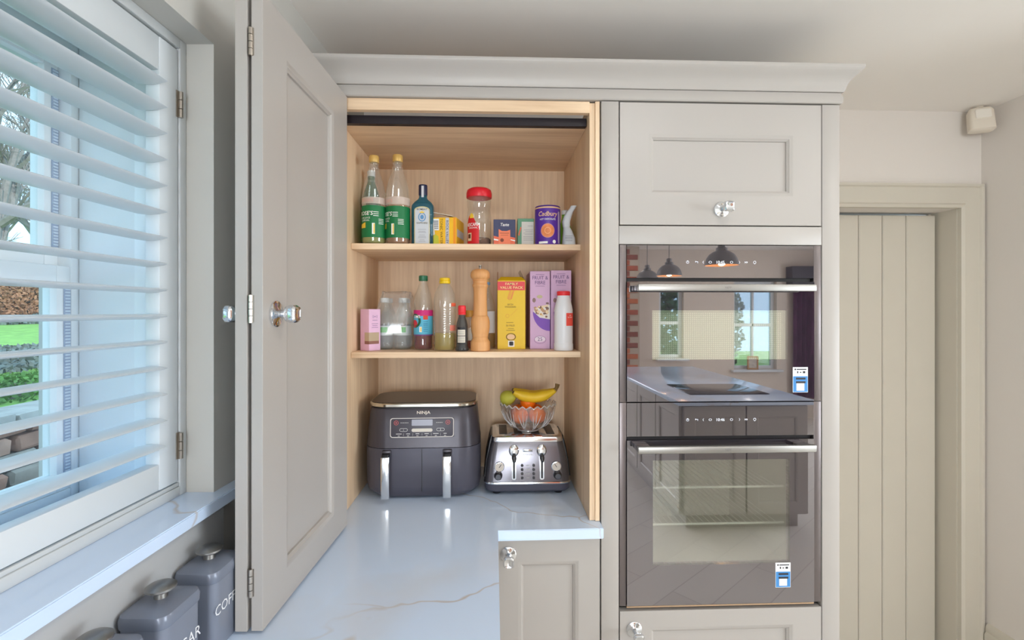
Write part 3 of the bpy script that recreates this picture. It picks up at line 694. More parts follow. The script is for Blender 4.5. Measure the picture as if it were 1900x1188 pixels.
for s in (-1, 1):
    x = s*.047
    b = MB(); b.prism(rrect(x-.0075, x+.0075, .052, .132, .006), tf(.06)-.004, tf(.13)+.006); bz = b.obj('lever_bezel', CHROME, t)
    MB().box(x-.003, x+.003, tf(.06)-.0052, tf(.06)-.003, .057, .118).obj('lever_slot', BLACK, bz, 0)
    b = MB(); M3 = Matrix.Translation((x, tf(.14)+.003, .146)) @ Matrix.Rotation(PI/2, 4, 'X'); b.lathe([(.017, 0), (.017, .004), (.013, .008), (.006, .009)], 20, sy=1.2); b.xf(M3).obj('lever_shroud', CHROME, bz)
    b = MB(); b.tube([(x, tf(.13)-.004, .133), (x, tf(.13)-.018, .126), (x, tf(.13)-.026, .116)], [.006, .008, .005], 10); b.obj('lever', mat('lever_dark_chrome', (90, 92, 98), .25, .8), t)
    xk = s*.100
    MK = Matrix.Translation((xk, tf(.066)-.001, .066)) @ Matrix.Rotation(PI/2, 4, 'X')
    MB().lathe([(.014, 0), (.014, .005), (.011, .014), (.009, .016)], 20).xf(MK).obj('browning_knob', mat('lever_dark_chrome', (90, 92, 98), .25, .8), t)
    MD = Matrix.Translation((xk-s*.004, tf(.093)-.0005, .0945)) @ Matrix.Rotation(PI/2+.05, 4, 'X')
    g = MB().lathe([(.017, 0), (.017, .002), (.015, .003)], 24).xf(MD).obj('dial', CHROME, t)
    MB().lathe([(.0145, .0032), (.0145, .0035)], 24).xf(MD).obj('dial_face', mat('dial_cream', (216, 208, 198), .5), g, 0)
    MB().box(-.001, .001, -.002, .011, .0036, .0042).xf(MD @ Matrix.Rotation(.6*s, 4, 'Z')).obj('needle', INK, g, 0)
    for k in range(4):
        zz = .058+k*.0135
        MB().lathe([(.0045, 0), (.0045, .002), (.003, .003)], 12).xf(Matrix.Translation((s*.0195, tf(zz)-.0006, zz)) @ Matrix.Rotation(PI/2, 4, 'X')).obj('button', mat('button_dark', (60, 60, 66), .3), t)
pflat('button_print', [rect(-.006, .006, .0575+k*.0135, .0587+k*.0135) for k in range(4)], -.1203, PRINTW, t)
b = MB().box(-.0165, .0165, tf(.146)-.0006, tf(.146)+.003, .140, .151, .002).obj('badge', CHROME, t)
text("De'Longhi", .0042, mat('badge_ink', (96, 94, 92), .5), b, (0, tf(.146)-.001, .1457), width=.026, name='brand_lettering')
text('ICONA', .0055, PRINTW, t, (0, tf(.134)-.0012, .1325), width=.034, name='model_lettering')

# ---------------------------------------------------------------- fruit bowl and fruit
BX, BY, BZ = .125, 1.775, WT+.001+.1938
BG = clear('cut_crystal', (252, 252, 252), 1.95, .04, (244, 246, 248), .06)
b = MB(); n = 48; R = []
prof_o = [(.036, 0), (.040, .004), (.062, .018), (.084, .045), (.095, .075), (.100, .094)]
prof_i = [(.095, .093), (.090, .073), (.079, .046), (.058, .023), (.030, .012), (.004, .010)]
for q, (r, z) in enumerate(prof_o+prof_i):
    ring = []
    for k in range(n):
        a = 2*PI*k/n; f = 1+(.045*abs(math.sin(a*6)) if 1 < q < 5 else 0); zz = z+(.0045*math.cos(a*24) if q in (5, 6) else 0)
        ring.append((r*f*math.cos(a), r*f*math.sin(a), zz))
    R.append(ring)
b.loft(R); bo = b.obj('fruit_bowl', BG, None, 0); bo.location = (BX, BY, BZ)
tag(bo, 'scalloped cut glass fruit bowl standing on the toaster', 'bowl')
CUT = clear('bevelled_cut_edges', (250, 251, 252), 2.2, .34, (246, 248, 250), .08)
rp = [(.0985*math.cos(2*PI*k/96), .0985*math.sin(2*PI*k/96), .0945+.0045*math.cos(2*PI*k/4)) for k in range(97)]
MB().tube(rp, .0026, 6, cap=False).obj('scalloped_rim', CUT, bo, 60)
b = MB()
for k in range(12):
    a = 2*PI*(k+.5)/12
    for da, z1 in ((-.16, .07), (0, .082), (.16, .07)):
        b.tube([(1.052*r*math.cos(a+da*s), 1.052*r*math.sin(a+da*s), z) for r, z, s in ((.046, .008, 0), (.064, .020, .3), (.082, .044, .7), (.092, z1, 1))], [.0008, .0018, .0018, .0006], 5)
b.obj('cut_pattern', CUT, bo, 0)
MB().lathe([(.034, -.0005), (.041, .001), (.041, .004), (.030, .006)], 32).obj('foot_ring', CUT, bo, 40)
ORANGE = mat('orange_peel', (240, 118, 12), .45, var=.06, nscale=30, bump=.35, bscale=160)
def orange(dx, dy, dz, r, label):
    t = MB(); t.lathe([(r*math.sin(PI*(k+.02)/12.04)*(1 if k else .12), -r*.95*math.cos(PI*(k+.02)/12.04)) for k in range(13)], 24)
    o = t.obj('orange', ORANGE, None, 80); o.location = (BX+dx, BY+dy, BZ+dz); tag(o, label, 'orange', 'oranges in the glass bowl')
    c = MB(); c.lathe([(.0035, 0), (.0028, .0015)], 8, (0, 0, r*.94)); c.obj('stem_end', mat('stem_green', (108, 112, 54), .7), o)
lab = 'orange heaped in the cut glass bowl on the toaster'
for q in ((-.031, -.0305, .0565, .0303), (.031, -.0305, .0565, .0303), (-.031, .0308, .0565, .0303), (.031, .0308, .0565, .0303)): orange(*q, lab)
orange(.0, .0, .0985, .0285, 'topmost orange resting on the other oranges under the bananas')
b = MB(); pr = [(.0015, -.030), (.014, -.029), (.025, -.018), (.0275, -.004), (.024, .010), (.016, .022), (.011, .030), (.004, .034)]
b.lathe(pr, 24); pe = b.obj('pear', mat('pear_skin', (188, 186, 70), .5, var=.1, nscale=14), None, 60)
pe.location = (BX-.070, BY+.006, BZ+.113); pe.rotation_euler = (math.radians(40), math.radians(68), 0); tag(pe, 'yellow green pear on the rim side of the fruit bowl', 'pear')
MB().tube([(0, 0, .032), (.001, .001, .040), (.003, .002, .047)], [.0018, .0014, .002], 8).obj('stalk', mat('stalk_brown', (96, 78, 40), .7), pe)
bb = thing('banana_bunch', 'two ripe yellow bananas lying across the top of the fruit bowl', 'bananas', (BX+.025, BY-.020, BZ+.1035))
BAN = mat('banana_skin', (228, 190, 40), .45, var=.10, nscale=9)
def banana(dy, dz, ph):
    pts, rad = [], []
    for k in range(13):
        s = k/12; x = -.078+.150*s; z = .034-.052*math.sin(PI*(.10+s*.80))*.62+.014*s+.006*(1-s)
        pts.append((x, dy*(1-s*.7)+.006*math.sin(s*3), z+dz*(1-s*.6))); rad.append(.0195*min(1, .45+2.6*s, .35+2.4*(1-s)))
    b = MB(); b.tube(pts, rad, 10); o = b.obj('banana', BAN, bb, 60)
    e = pts[0]; MB().tube([(e[0]-.004, e[1], e[2]+.002), (e[0]+.002, e[1], e[2])], [.0035, .0065], 8).obj('blossom_tip', mat('stalk_brown', (96, 78, 40), .7), o)
    return pts[-1]
e = banana(-.006, .004, 0); banana(.032, .006, 0)
MB().tube([(e[0]-.004, e[1], e[2]-.002), (e[0]+.004, e[1], e[2]+.010), (e[0]+.007, e[1]+.002, e[2]+.022)], [.008, .007, .0085], 8).obj('stem', mat('stem_brown', (116, 90, 48), .7, var=.2, nscale=40), bb)

# ---------------------------------------------------------------- enamel canisters
CAN = mat('grey_enamelware', (128, 134, 148), .25, .1, var=.02); CANL = mat('grey_enamel_lid', (120, 127, 142), .25, .1, var=.02)
def canister(word, y, label):
    t = thing('storage_canister', label, 'canister', (-.5355-.047*(.958-y), y, WT+.001), -ALPHA, 'grey lettered storage canisters under the window sill')
    b = MB(); b.loft([rr(.072, .088, .014, 0, 6), rr(.076, .092, .015, .003, 6), rr(.076, .092, .015, .130, 6)]); b.obj('body', CAN, t, 40)
    b = MB(); b.loft([rr(.079, .096, .016, .125, 6), rr(.081, .098, .017, .127, 6), rr(.081, .098, .017, .138, 6), rr(.077, .094, .016, .144, 6), rr(.054, .068, .012, .150, 6), rr(.026, .034, .010, .1515, 6)]); ld = b.obj('lid', CANL, t, 40)
    MB().lathe([(.010, .151), (.0095, .160), (.018, .163), (.0225, .166), (.0225, .169), (.018, .172), (.008, .174)], 24).obj('lid_knob', STEEL, ld)
    if word: text(word, .0185, mat('canister_white_print', (235, 236, 238), .5), t, (.0384, 0, .074), (0, 1, 0), (0, 0, 1), name='lettering')
canister('COFFEE', .958, 'grey enamel canister lettered COFFEE beside the folded doors')
canister('SUGAR', .830, 'grey enamel canister lettered SUGAR standing between the other two')
canister(None, .702, 'grey enamel canister farthest from the cupboard doors in the canister row')
# ---------------------------------------------------------------- goods on the upper shelf
def liquid(name, col, rough=.15, mixd=.55): return clear(name, tuple(int(255-(255-c)*.5) for c in col), 1.2, mixd, col, rough)
GOLDCAP = mat('gold_cap', (206, 170, 96), .4, .2)
LGREEN = mat('label_green', (14, 112, 62), .5, var=.03); YEL = mat('label_yellow', (236, 196, 60), .5); PINKP = mat('pale_pink_print', (214, 186, 178), .5)
def rose_bottle(u, Y, r, h, label, liq, liqz, a0, green=False):
    x = XY(u, Y); t = thing('cordial_bottle', label, 'bottle', (x, Y, ZS2+.0005))
    k = h/.292
    prof = [(r*.86, 0), (r*.98, .004), (r, .010), (r, .150*k), (r*.985, .160*k), (r*.90, .185*k), (r*.70, .215*k), (r*.46, .240*k), (r*.36, .252*k), (r*.35, .272*k)]
    body = MB().lathe(prof, 32).obj('bottle_body', clear('green_plastic', (96, 150, 70), 1.42, .35, (60, 130, 60)) if green else PLAST, t, 60)
    MB().lathe([(r*.82, .003), (r*.93, .008), (r*.94, liqz)], 28).obj('liquid', liq, body, 60)
    MB().lathe([(r*.40, .270*k), (r*.42, .272*k), (r*.42, .288*k), (r*.38, .292*k)], 24).obj('cap', GOLDCAP if not green else WHITE, t)
    for q in range(2): MB().lathe([(r*(.40+.05*q), (.262-.014*q)*k), (r*(.42+.05*q), (.265-.014*q)*k), (r*(.38+.05*q), (.268-.014*q)*k)], 24, cap0=False, cap1=False).obj('neck_ring', PLAST, body, 60)
    R = r+.0006
    lb = band('front_label', R, .020, .122, -2.6, 2.6, LGREEN if not green else mat('bright_green_label', (84, 176, 40), .5), t, n=36)
    band('neck_label', R*.999, .128, .150*k, -2.2, 2.2, clear('pale_label_film', (236, 226, 220), 1.4, .55, (226, 210, 200)) if not green else PRINTW, t, n=28)
    text("ROSE'S", .0125, PRINTW, lb, (0, 0, .097), R=R+.0004, a0=a0, name='brand_lettering', shear=.1, off=.01)
    text('LIME JUICE\nCORDIAL', .0055, PRINTW, lb, (0, 0, .078), R=R+.0004, a0=a0, name='lettering')
    if not green:
        text("ROSE'S", .0095, mat('faded_red_print', (206, 150, 140), .6), t, (0, 0, .139), R=R+.0004, a0=a0+.2, name='embossed_lettering')
        band('yellow_flash', R+.0004, .050, .062, a0-.55, a0+.05, YEL, lb, n=8, top=lambda q: .006*q)
        band('nutrition_panel', R+.0004, .030, .065, a0+.62, a0+.85, PRINTW, lb, n=5); band('nutrition_bars', R+.0007, .032, .063, a0+.74, a0+.83, YEL, lb, n=4)
        for z in (.100, .094, .088): band('small_print', R+.0004, z, z+.0018, a0+.72, a0+1.15, PRINTW, lb, n=4)
        for z in (.078, .073, .068, .063): band('small_print', R+.0004, z, z+.0015, a0+1.15, a0+1.62, PRINTW, lb, n=4)
    return t
rose_bottle(694, 1.637, .0385, .290, 'cordial bottle with pale green liquid nearest the cupboard side', liquid('lime_liquid', (176, 178, 88)), .024, -.55)
rose_bottle(738, 1.645, .0395, .296, 'cordial bottle with green label and amber liquid beside the gin bottle', liquid('amber_liquid', (190, 140, 96)), .126, -.95)
rose_bottle(689, 1.722, .0325, .265, 'dark green squash bottle partly hidden behind the clear cordial bottle', liquid('green_liquid', (70, 120, 50)), .10, -1.0, True)

# gin bottle
Y = 1.655; t = thing('gin_bottle', 'square blue glass gin bottle with silver grey label on the upper shelf', 'bottle', (XY(785, Y), Y, ZS2+.0005))
GB = clear('sapphire_glass', (88, 168, 190), 1.5, .30, (58, 128, 150))
b = MB(); b.loft([rr(.066, .044, .009, 0), rr(.071, .048, .010, .004), rr(.0715, .048, .010, .125), rr(.070, .047, .012, .132), rr(.056, .038, .014, .143), rr(.034, .030, .012, .152), rr(.027, .027, .0125, .158), rr(.0255, .0255, .0122, .172)]); bd = b.obj('bottle_body', GB, t, 40)
MB().loft([rr(.060, .036, .006, .004), rr(.062, .038, .006, .09)]).obj('gin', clear('gin_tint', (150, 205, 222), 1.33, .1, (90, 150, 170)), bd, 40)
MB().loft([rr(.028, .028, .0135, .166), rr(.029, .029, .014, .170), rr(.029, .029, .014, .198), rr(.027, .027, .013, .201)]).obj('cap', mat('navy_cap', (30, 36, 66), .35), t, 40)
pflat('tax_strip', [rect(-.0035, .0045, .158, .196)], -.0149, mat('strip_paper', (196, 196, 200), .6), t)
def arch(w, z0, z1, k=.010): return [(-w/2, z0), (w/2, z0), (w/2, z1-k)]+[(w/2*math.cos(a), z1-k+k*math.sin(a)) for a in [PI*j/10 for j in range(1, 10)]]+[(-w/2, z1-k)]
lb = pflat('front_label', [arch(.050, .004, .126, .012)], -.0243, mat('label_gold', (196, 186, 140), .5), t)
pflat('label_field', [arch(.044, .005, .122, .011)], -.0246, mat('label_silver', (196, 200, 206), .5, var=.02), lb)
b = MB(); oo, ii = ell(0, .091, .0125, .0145, 24), ell(0, .091, .0095, .0115, 24)
for k in range(24): b.flat([oo[k], oo[(k+1) % 24], ii[(k+1) % 24], ii[k]], -.0249)
b.flat(ell(0, .091, .006, .0075, 16), -.0249); b.obj('emblem', mat('emblem_blue', (88, 140, 186), .5), lb, 0, fixn=False)
pflat('crown', [[(-.007, .104), (.007, .104), (.008, .111), (.004, .107), (0, .112), (-.004, .107), (-.008, .111)]], -.0251, YEL, lb)
text('BOMBAY', .0058, mat('label_ink_olive', (92, 84, 52), .6), lb, (0, -.0250, .1165), width=.034, name='brand_lettering', off=.01)
text('SAPPHIRE', .0054, mat('label_ink_olive', (92, 84, 52), .6), lb, (0, -.0250, .0715), width=.036, name='brand_lettering', off=.01)
pflat('small_print', [rect(-w_/2, w_/2, z, z+.0009) for w_, z in ((.026, .050), (.022, .044), (.026, .040), (.018, .032), (.024, .027), (.026, .023), (.016, .016), (.022, .011))], -.0250, mat('label_ink_grey', (110, 112, 118), .6), lb)

# opened tonic water carton
t = thing('tonic_carton', 'torn open yellow tonic water carton between gin and coffee jar', 'carton', (XY(829, 1.66)+.003, 1.696, ZS2+.0005), math.radians(-9))
CARD = mat('plain_card', (214, 206, 190), .8, var=.04); TY = mat('carton_yellow', (240, 186, 34), .5, var=.06, nscale=10)
W, Dp, Hh = .080, .115, .094
b = MB(); b.box(-W/2, W/2, -Dp/2, Dp/2, 0, Hh-.002, .0008, 1); b.obj('carton_box', TY, t)
yf = -Dp/2-.0006
pflat('side_stripe', [rect(.004, .016, .002, Hh-.004)], yf, mat('stripe_grey', (196, 196, 202), .5), t)
pflat('side_panel_print', [rect(.030, .0385, .002, Hh-.004)], yf, mat('carton_orange', (236, 150, 30), .5), t)
text('TONIC WATER', .0088, mat('ink_olive', (110, 96, 40), .6), t, (-.0095, yf-.0003, .046), (0, 0, -1), (1, 0, 0), width=.084, name='lettering')
text('ROCK VALLEY', .0080, INK, t, (.010, yf-.0005, .044), (0, 0, -1), (1, 0, 0), width=.076, name='brand_lettering')
bc = pflat('barcode_panel', [rect(-.038, -.018, .050, .088)], yf, PRINTW, t)
pflat('barcode', [rect(-.036, -.020, .054+q*.0025, .054+q*.0025+(.0012 if q % 3 else .0018)) for q in range(12)], yf-.0003, mat('ink_grey', (120, 120, 128), .6), bc)
pflat('leaf_print', [[(-.038, .002), (-.018, .002), (-.020, .030), (-.034, .040)]], yf, mat('lime_print', (196, 196, 60), .5), t)
b = MB(); b.prism([(-.042, .030), (-.030, .036), (-.034, .070), (-.040, .086), (-.045, .080)], yf-.006, yf-.0045); b.obj('torn_flap', CARD, t, 0)
b = MB(); b.loft([[(-.040, -.050, Hh+.016), (.026, -.058, Hh+.001), (.026, -.058, Hh+.003), (-.040, -.050, Hh+.018)], [(-.036, -.010, Hh+.020), (.030, -.012, Hh+.001), (.030, -.012, Hh+.003), (-.036, -.010, Hh+.022)]]); b.obj('lifted_flap', CARD, t, 0)
b = MB(); b.box(W/2+.0003, W/2+.0009, -Dp/2+.01, Dp/2-.01, .03, .055); b.obj('side_band', mat('stripe_grey', (196, 196, 202), .5), t, 0)

# coffee jar
Y = 1.66; t = thing('coffee_jar', 'nearly empty instant coffee jar with a domed red lid', 'jar', (XY(889, Y), Y, ZS2+.0005))
r = .0405
b = MB(); b.lathe([(r*.9, 0), (r, .004), (r, .10), (r*.95, .115), (r*.90, .122), (r*.97, .130), (r*1.0, .150), (r*.92, .160), (r*.86, .168)], 36); bd = b.obj('jar_body', GLASS, t, 50)
MB().lathe([(r*.88, .003), (r*.95, .006), (r*.95, .022), (r*.85, .026)], 28).obj('coffee', mat('coffee_granules', (112, 78, 58), .9, var=.2, nscale=180, bump=.6, bscale=300), bd)
MB().lathe([(r*1.03, .160), (r*1.05, .162), (r*1.05, .176), (r*.98, .186), (r*.75, .1915), (r*.2, .193)], 36).obj('lid', mat('red_lid', (214, 28, 44), .35), t, 50)
RL = mat('label_red', (206, 30, 36), .45); R = r+.0007
lb = band('front_label', R, .004, .075, -1.15, .02, RL, t, n=20, top=lambda q: .034*math.sin(PI*min(1, q*1.15)**.8)-.01)
band('label_flash', R+.0003, .088, .096, -.80, -.42, YEL, lb, n=8, top=lambda q: .008*math.sin(PI*q))
text('NESCAFÉ', .0105, PRINTW, lb, (0, 0, .068), R=R+.0005, a0=-.62, width=.046, name='brand_lettering', off=.012)
text('ORIGINAL', .0052, PRINTW, lb, (0, 0, .056), R=R+.0005, a0=-.50, name='lettering')
band('mug_print', R+.0004, .014, .040, -1.05, -.62, mat('mug_cream', (226, 196, 160), .5), lb, n=6); band('mug_coffee', R+.0007, .022, .036, -.98, -.70, mat('coffee_print', (92, 50, 36), .5), lb, n=6)

# tea box
Y = 1.625; W, Dp, Hh = .072, .055, .084
t = thing('tea_box', 'small navy tea box with orange panel beside the coffee jar', 'box', (XY(936, Y), Y+Dp/2, ZS2+.0005))
NAVY = mat('box_navy', (58, 62, 96), .5, var=.08, nscale=12); ORG = mat('box_orange', (232, 124, 84), .5)
MB().box(-W/2, W/2, -Dp/2, Dp/2, 0, Hh, .001, 1).obj('carton', NAVY, t)
yf = -Dp/2-.0004
pflat('landscape_print', [[(-.035, .002), (.035, .002), (.035, .024), (.015, .028), (-.01, .024), (-.035, .030)]], yf, mat('box_coral', (224, 104, 72), .5), t)
pflat('stripe_print', [[(-.035, .016), (-.02, .014), (-.02, .018), (-.035, .021)], [(.020, .016), (.035, .012), (.035, .016), (.02, .019)]], yf-.0002, PRINTW, t)
pn = pflat('orange_panel', [[(-.019, .002), (.019, .002), (.019, .050), (.008, .046), (-.008, .046), (-.019, .052)]], yf-.0004, ORG, t)
pflat('panel_print', [rect(-.015, .015, .038, .0395), rect(-.012, .012, .032, .033), ell(-.008, .016, .006, .006, 14)], yf-.0006, mat('ink_brown', (120, 60, 40), .6), pn)
text('Taste', .010, PRINTW, t, (0, yf-.0005, .067), width=.028, name='brand_lettering', shear=.2, off=.01)

# green box with a white panel
Y = 1.665; W, Dp, Hh = .055, .05, .095
t = thing('infusion_box', 'green tea box with white text panel half behind the purple tin', 'box', (XY(975, Y)+.001, Y+Dp/2, ZS2+.0005))
MB().box(-W/2, W/2, -Dp/2, Dp/2, 0, Hh, .001, 1).obj('carton', mat('box_green', (98, 150, 118), .5, var=.06), t)
yf = -Dp/2-.0004
pflat('text_panel', [rect(-.014, .0265, .004, .084)], yf, mat('panel_paper', (208, 204, 196), .6), t)
pflat('coral_print', [[(-.026, .040), (-.018, .066), (-.014, .066), (-.022, .036)]], yf-.0001, mat('box_coral', (224, 104, 72), .5), t)
pflat('small_print', [rect(x0, .024, z, z+.0010) for x0, z in ((.006, .0695), (-.006, .056), (-.002, .051), (-.008, .045), (-.004, .040), (-.008, .033), (-.008, .028), (-.008, .022))], yf-.0003, mat('ink_grey', (120, 120, 128), .6), t)

# hot chocolate tin
Y = 1.65; t = thing('chocolate_tin', 'purple hot chocolate tin with a mug picture on the upper shelf', 'tin', (XY(1016, Y), Y, ZS2+.0005))
r = .0425; PUR = mat('tin_purple', (84, 44, 150), .4, var=.04); GOLD = mat('gold_print', (226, 186, 140), .45)
MB().lathe([(r*.97, 0), (r, .002), (r, .122), (r*.99, .124)], 40).obj('tin_body', PUR, t, 40)
MB().lathe([(r*1.01, .120), (r*1.012, .1225), (r*1.0, .1245)], 40, cap0=False, cap1=False).obj('gold_rim', GOLD, t, 60)
MB().lathe([(r*.985, .124), (r*.985, .128), (r*.96, .130)], 40).obj('lid', mat('lid_purple', (74, 40, 128), .4), t, 40)
R = r+.0005
text('Cadbury', .0150, GOLD, t, (0, 0, .099), R=R+.0003, a0=-.12, width=.068, name='brand_lettering', shear=.25, off=.012)
text('HOT CHOCOLATE', .0055, PRINTW, t, (0, 0, .0835), R=R+.0003, a0=-.10, width=.054, name='lettering', off=.01)
def disc_on(R, ac, z, rad, m, name, parent, n=28, inner=0):
    b = MB(); c = []
    for k in range(n):
        a = 2*PI*k/n; c.append([(R*math.sin(ac+q*math.cos(a)/R), -R*math.cos(ac+q*math.cos(a)/R), z+q*math.sin(a)) for q in (inner, (inner+rad)/2, rad)])
    for k in range(n):
        p, q = c[k], c[(k+1) % n]
        for j in range(2): b.quad(p[j], p[j+1], q[j+1], q[j])
    return b.obj(name, m, parent, 80, fixn=False)
pc = disc_on(R+.0003, -.10, .046, .0235, mat('mug_rim_print', (206, 140, 130), .5), 'mug_picture', t)
disc_on(R+.0006, -.10, .046, .021, mat('cocoa_print', (222, 132, 78), .5, var=.15, nscale=60), 'cocoa_picture', pc)
disc_on(R+.0009, -.10, .046, .011, mat('froth_print', (236, 164, 116), .5), 'froth_swirl', pc, inner=.0085)
band('nutrition_strip', R+.0003, .006, .110, .78, .98, mat('lilac_print', (170, 150, 190), .5), t, n=6)
band('white_flash', R+.0003, .004, .011, -.82, -.10, PRINTW, t, n=10); disc_on(R+.0003, .42, .010, .006, PRINTW, 'milk_drop', t, 16)

# spray bottle and green bottle in the corner
Y = 1.665; t = thing('spray_bottle', 'white grey spray bottle with bent neck at the cupboard side', 'bottle', (XY(1056, Y)-.0015, Y, ZS2+.0005))
SPB = mat('milky_plastic', (206, 210, 214), .35, var=.05, nscale=40)
b = MB(); b.loft([rr(.044, .034, .014, 0), rr(.046, .036, .015, .006), rr(.042, .034, .014, .030), rr(.030, .026, .012, .055, 5, -.004), rr(.022, .020, .009, .068, 5, -.008)]); b.obj('bottle_body', SPB, t, 40)
b = MB(); b.loft([rr(.024, .020, .008, .066, 5, -.008), rr(.027, .022, .008, .085, 5, -.009), rr(.026, .021, .008, .104, 5, -.003), rr(.022, .020, .008, .118, 5, .004), rr(.020, .018, .007, .130, 5, .013), rr(.020, .018, .007, .138, 5, .017)]); b.obj('trigger_head', SPB, t, 40)
pflat('small_print', [rect(-.014, .010, z, z+.0012) for z in (.034, .029, .024, .018)], -.0182, mat('ink_grey', (120, 120, 128), .6), t)
Y = 1.76; t = thing('green_bottle', 'bright green bottle hidden behind the spray bottle', 'bottle', (.256, Y, ZS2+.0005))
b = MB(); b.loft([rr(.046, .036, .014, 0), rr(.048, .038, .015, .02), rr(.046, .036, .014, .075), rr(.030, .028, .012, .10), rr(.022, .022, .010, .115), rr(.022, .022, .010, .128)]); b.obj('bottle_body', mat('leaf_green_plastic', (112, 170, 48), .4), t, 40)
MB().lathe([(.013, .126), (.013, .140), (.011, .142)], 20).obj('cap', WHITE, t)

# ---------------------------------------------------------------- goods on the lower shelf
LIL = mat('lilac_card', (206, 170, 204), .5, var=.03); PURI = mat('purple_ink', (110, 84, 128), .6)
t = thing('biscuit_box', 'small pink carton with a cut-out window at the cupboard side', 'box', (-.4085, 1.668, ZS1+.0005), math.radians(-38))
W, Dp, Hh = .046, .046, .137
MB().box(-W/2, W/2, -Dp/2, Dp/2, 0, Hh, .001, 1).obj('carton', mat('pink_card', (224, 184, 212), .5, var=.04, nscale=30), t)
MB().box(.0, W/2+.0006, -Dp/2-.0006, Dp/2-.006, .022, .060, .0004, 1).obj('carton_window', mat('window_film', (186, 166, 140), .25), t)
MB().box(.001, W/2+.0009, -Dp/2-.0009, Dp/2-.007, .022, .032).obj('contents', mat('contents_brown', (140, 96, 84), .6), t, 0)
text('1+1', .010, PURI, t, (W/2+.0006, 0, .112), (0, 1, 0), (0, 0, 1), name='lettering')
b = MB()
for z, w_ in ((.100, .02), (.088, .026), (.082, .022), (.076, .026)): b.quad((W/2+.0005, -w_/2, z), (W/2+.0005, w_/2, z), (W/2+.0005, w_/2, z+.0012), (W/2+.0005, -w_/2, z+.0012))
b.obj('small_print', PURI, t, 0, fixn=False)

# shrink-wrapped water bottles
Y = 1.755; t = thing('water_bottle_pack', 'shrink-wrapped pack of small clear water bottles on the lower shelf', 'bottle pack', (XY(733, Y)+.002, Y, ZS1+.0005))
WB = clear('water_bottle_plastic', (246, 250, 251), 1.38, .08)
for i, (px_, py_) in enumerate(((-.031, -.031), (.031, -.031), (-.031, .031), (.031, .031))):
    r = .0295
    bd = MB().lathe([(r*.85, 0), (r, .005), (r, .02), (r*.95, .024), (r, .028), (r, .095), (r*.9, .115), (r*.6, .138), (r*.42, .150), (r*.42, .165)], 24, (px_, py_, 0)).obj('bottle', WB, t, 50)
    MB().lathe([(r*.86, .004), (r*.93, .008), (r*.93, .085)], 20, (px_, py_, 0)).obj('water', clear('water', (236, 242, 244), 1.2, .08, (200, 208, 212)), bd, 50)
    MB().lathe([(r*.48, .160), (r*.5, .162), (r*.5, .174), (r*.45, .176)], 20, (px_, py_, 0)).obj('cap', mat('pale_cap', (200, 206, 206), .4), bd)
    band('label', r+.0004, .048, .080, -2.4, 2.4, mat('water_label', (196, 206, 204), .5), bd, (px_, py_), 20)
    if py_ < 0: band('label_green', r+.0008, .058, .076, -.6, .5, mat('vivid_green', (70, 170, 80), .5), bd, (px_, py_), 8)
b = MB(); rings = []; random.seed(3)
for j, (w_, d_, z) in enumerate(((.110, .110, .004), (.132, .128, .010), (.138, .132, .040), (.134, .128, .080), (.128, .124, .115), (.114, .110, .145), (.106, .090, .170), (.100, .06, .190), (.094, .03, .198))):
    rg = rr(w_, d_, .03, z, 8, -.004 if z < .1 else .004)
    rings.append([(p[0]+random.uniform(-.005, .005), p[1]+random.uniform(-.005, .003), p[2]+random.uniform(-.002, .002)*(1 if j else 0)) for p in rg])
b.loft(rings); wr = b.obj('plastic_wrap', clear('wrinkled_film', (252, 252, 253), 1.75, .12, (240, 244, 246), .1), t, 20)
b = MB(); b.loft([[(-.064, -.050, .088), (-.058, -.056, .132), (-.044, -.065, .118), (-.050, -.066, .094)], [(-.065, -.051, .088), (-.059, -.057, .132), (-.045, -.066, .118), (-.051, -.067, .094)]]); b.obj('wrap_print', mat('bright_green_film', (60, 200, 90), .4), t, 0)
# squash bottle
Y = 1.700; t = thing('squash_bottle', 'fruit squash bottle with pink and blue label and green cap', 'bottle', (XY(785.5, Y), Y, ZS1+.0005))
r = .0318
bd = MB().lathe([(r*.85, 0), (r, .006), (r, .02), (r*.97, .03), (r, .04), (r, .140), (r*.97, .160), (r*.80, .190), (r*.52, .215), (r*.40, .225), (r*.40, .238)], 32).obj('bottle_body', PLAST, t, 50)
MB().lathe([(r*.83, .003), (r*.94, .008), (r*.94, .055)], 28).obj('squash', liquid('berry_liquid', (112, 30, 40), .15, .8), bd, 50)
MB().lathe([(r*.46, .233), (r*.48, .235), (r*.48, .249), (r*.42, .251)], 24).obj('cap', mat('green_cap', (38, 106, 74), .4), t)
R = r+.0005; lb = band('front_label', R, .048, .134, -2.6, 2.6, mat('label_sky', (86, 176, 206), .5), t, n=34)
band('pink_band', R+.0003, .114, .134, -2.6, 2.6, mat('label_magenta', (200, 36, 116), .5), lb, n=34); band('purple_band', R+.0003, .048, .052, -2.6, 2.6, mat('label_plum', (116, 60, 120), .5), lb, n=34)
disc_on(R+.0006, -.85, .098, .024, mat('label_dark_green', (30, 90, 60), .5), 'badge', lb, inner=.016); text('OMS', .010, PRINTW, lb, (0, 0, .112), R=R+.0009, a0=-.62, name='brand_lettering', off=.01)
disc_on(R+.0006, -.9, .088, .013, mat('red_fruit_print', (206, 50, 60), .5), 'fruit_print', lb)
band('nutrition_panel', R+.0006, .060, .078, -.28, -.02, PRINTW, lb, n=4); band('nutrition_bars', R+.0009, .062, .076, -.16, -.05, YEL, lb, n=4)
band('red_flash', R+.0006, .102, .116, .12, .62, mat('red_flash_print', (206, 70, 40), .5), lb, n=5)
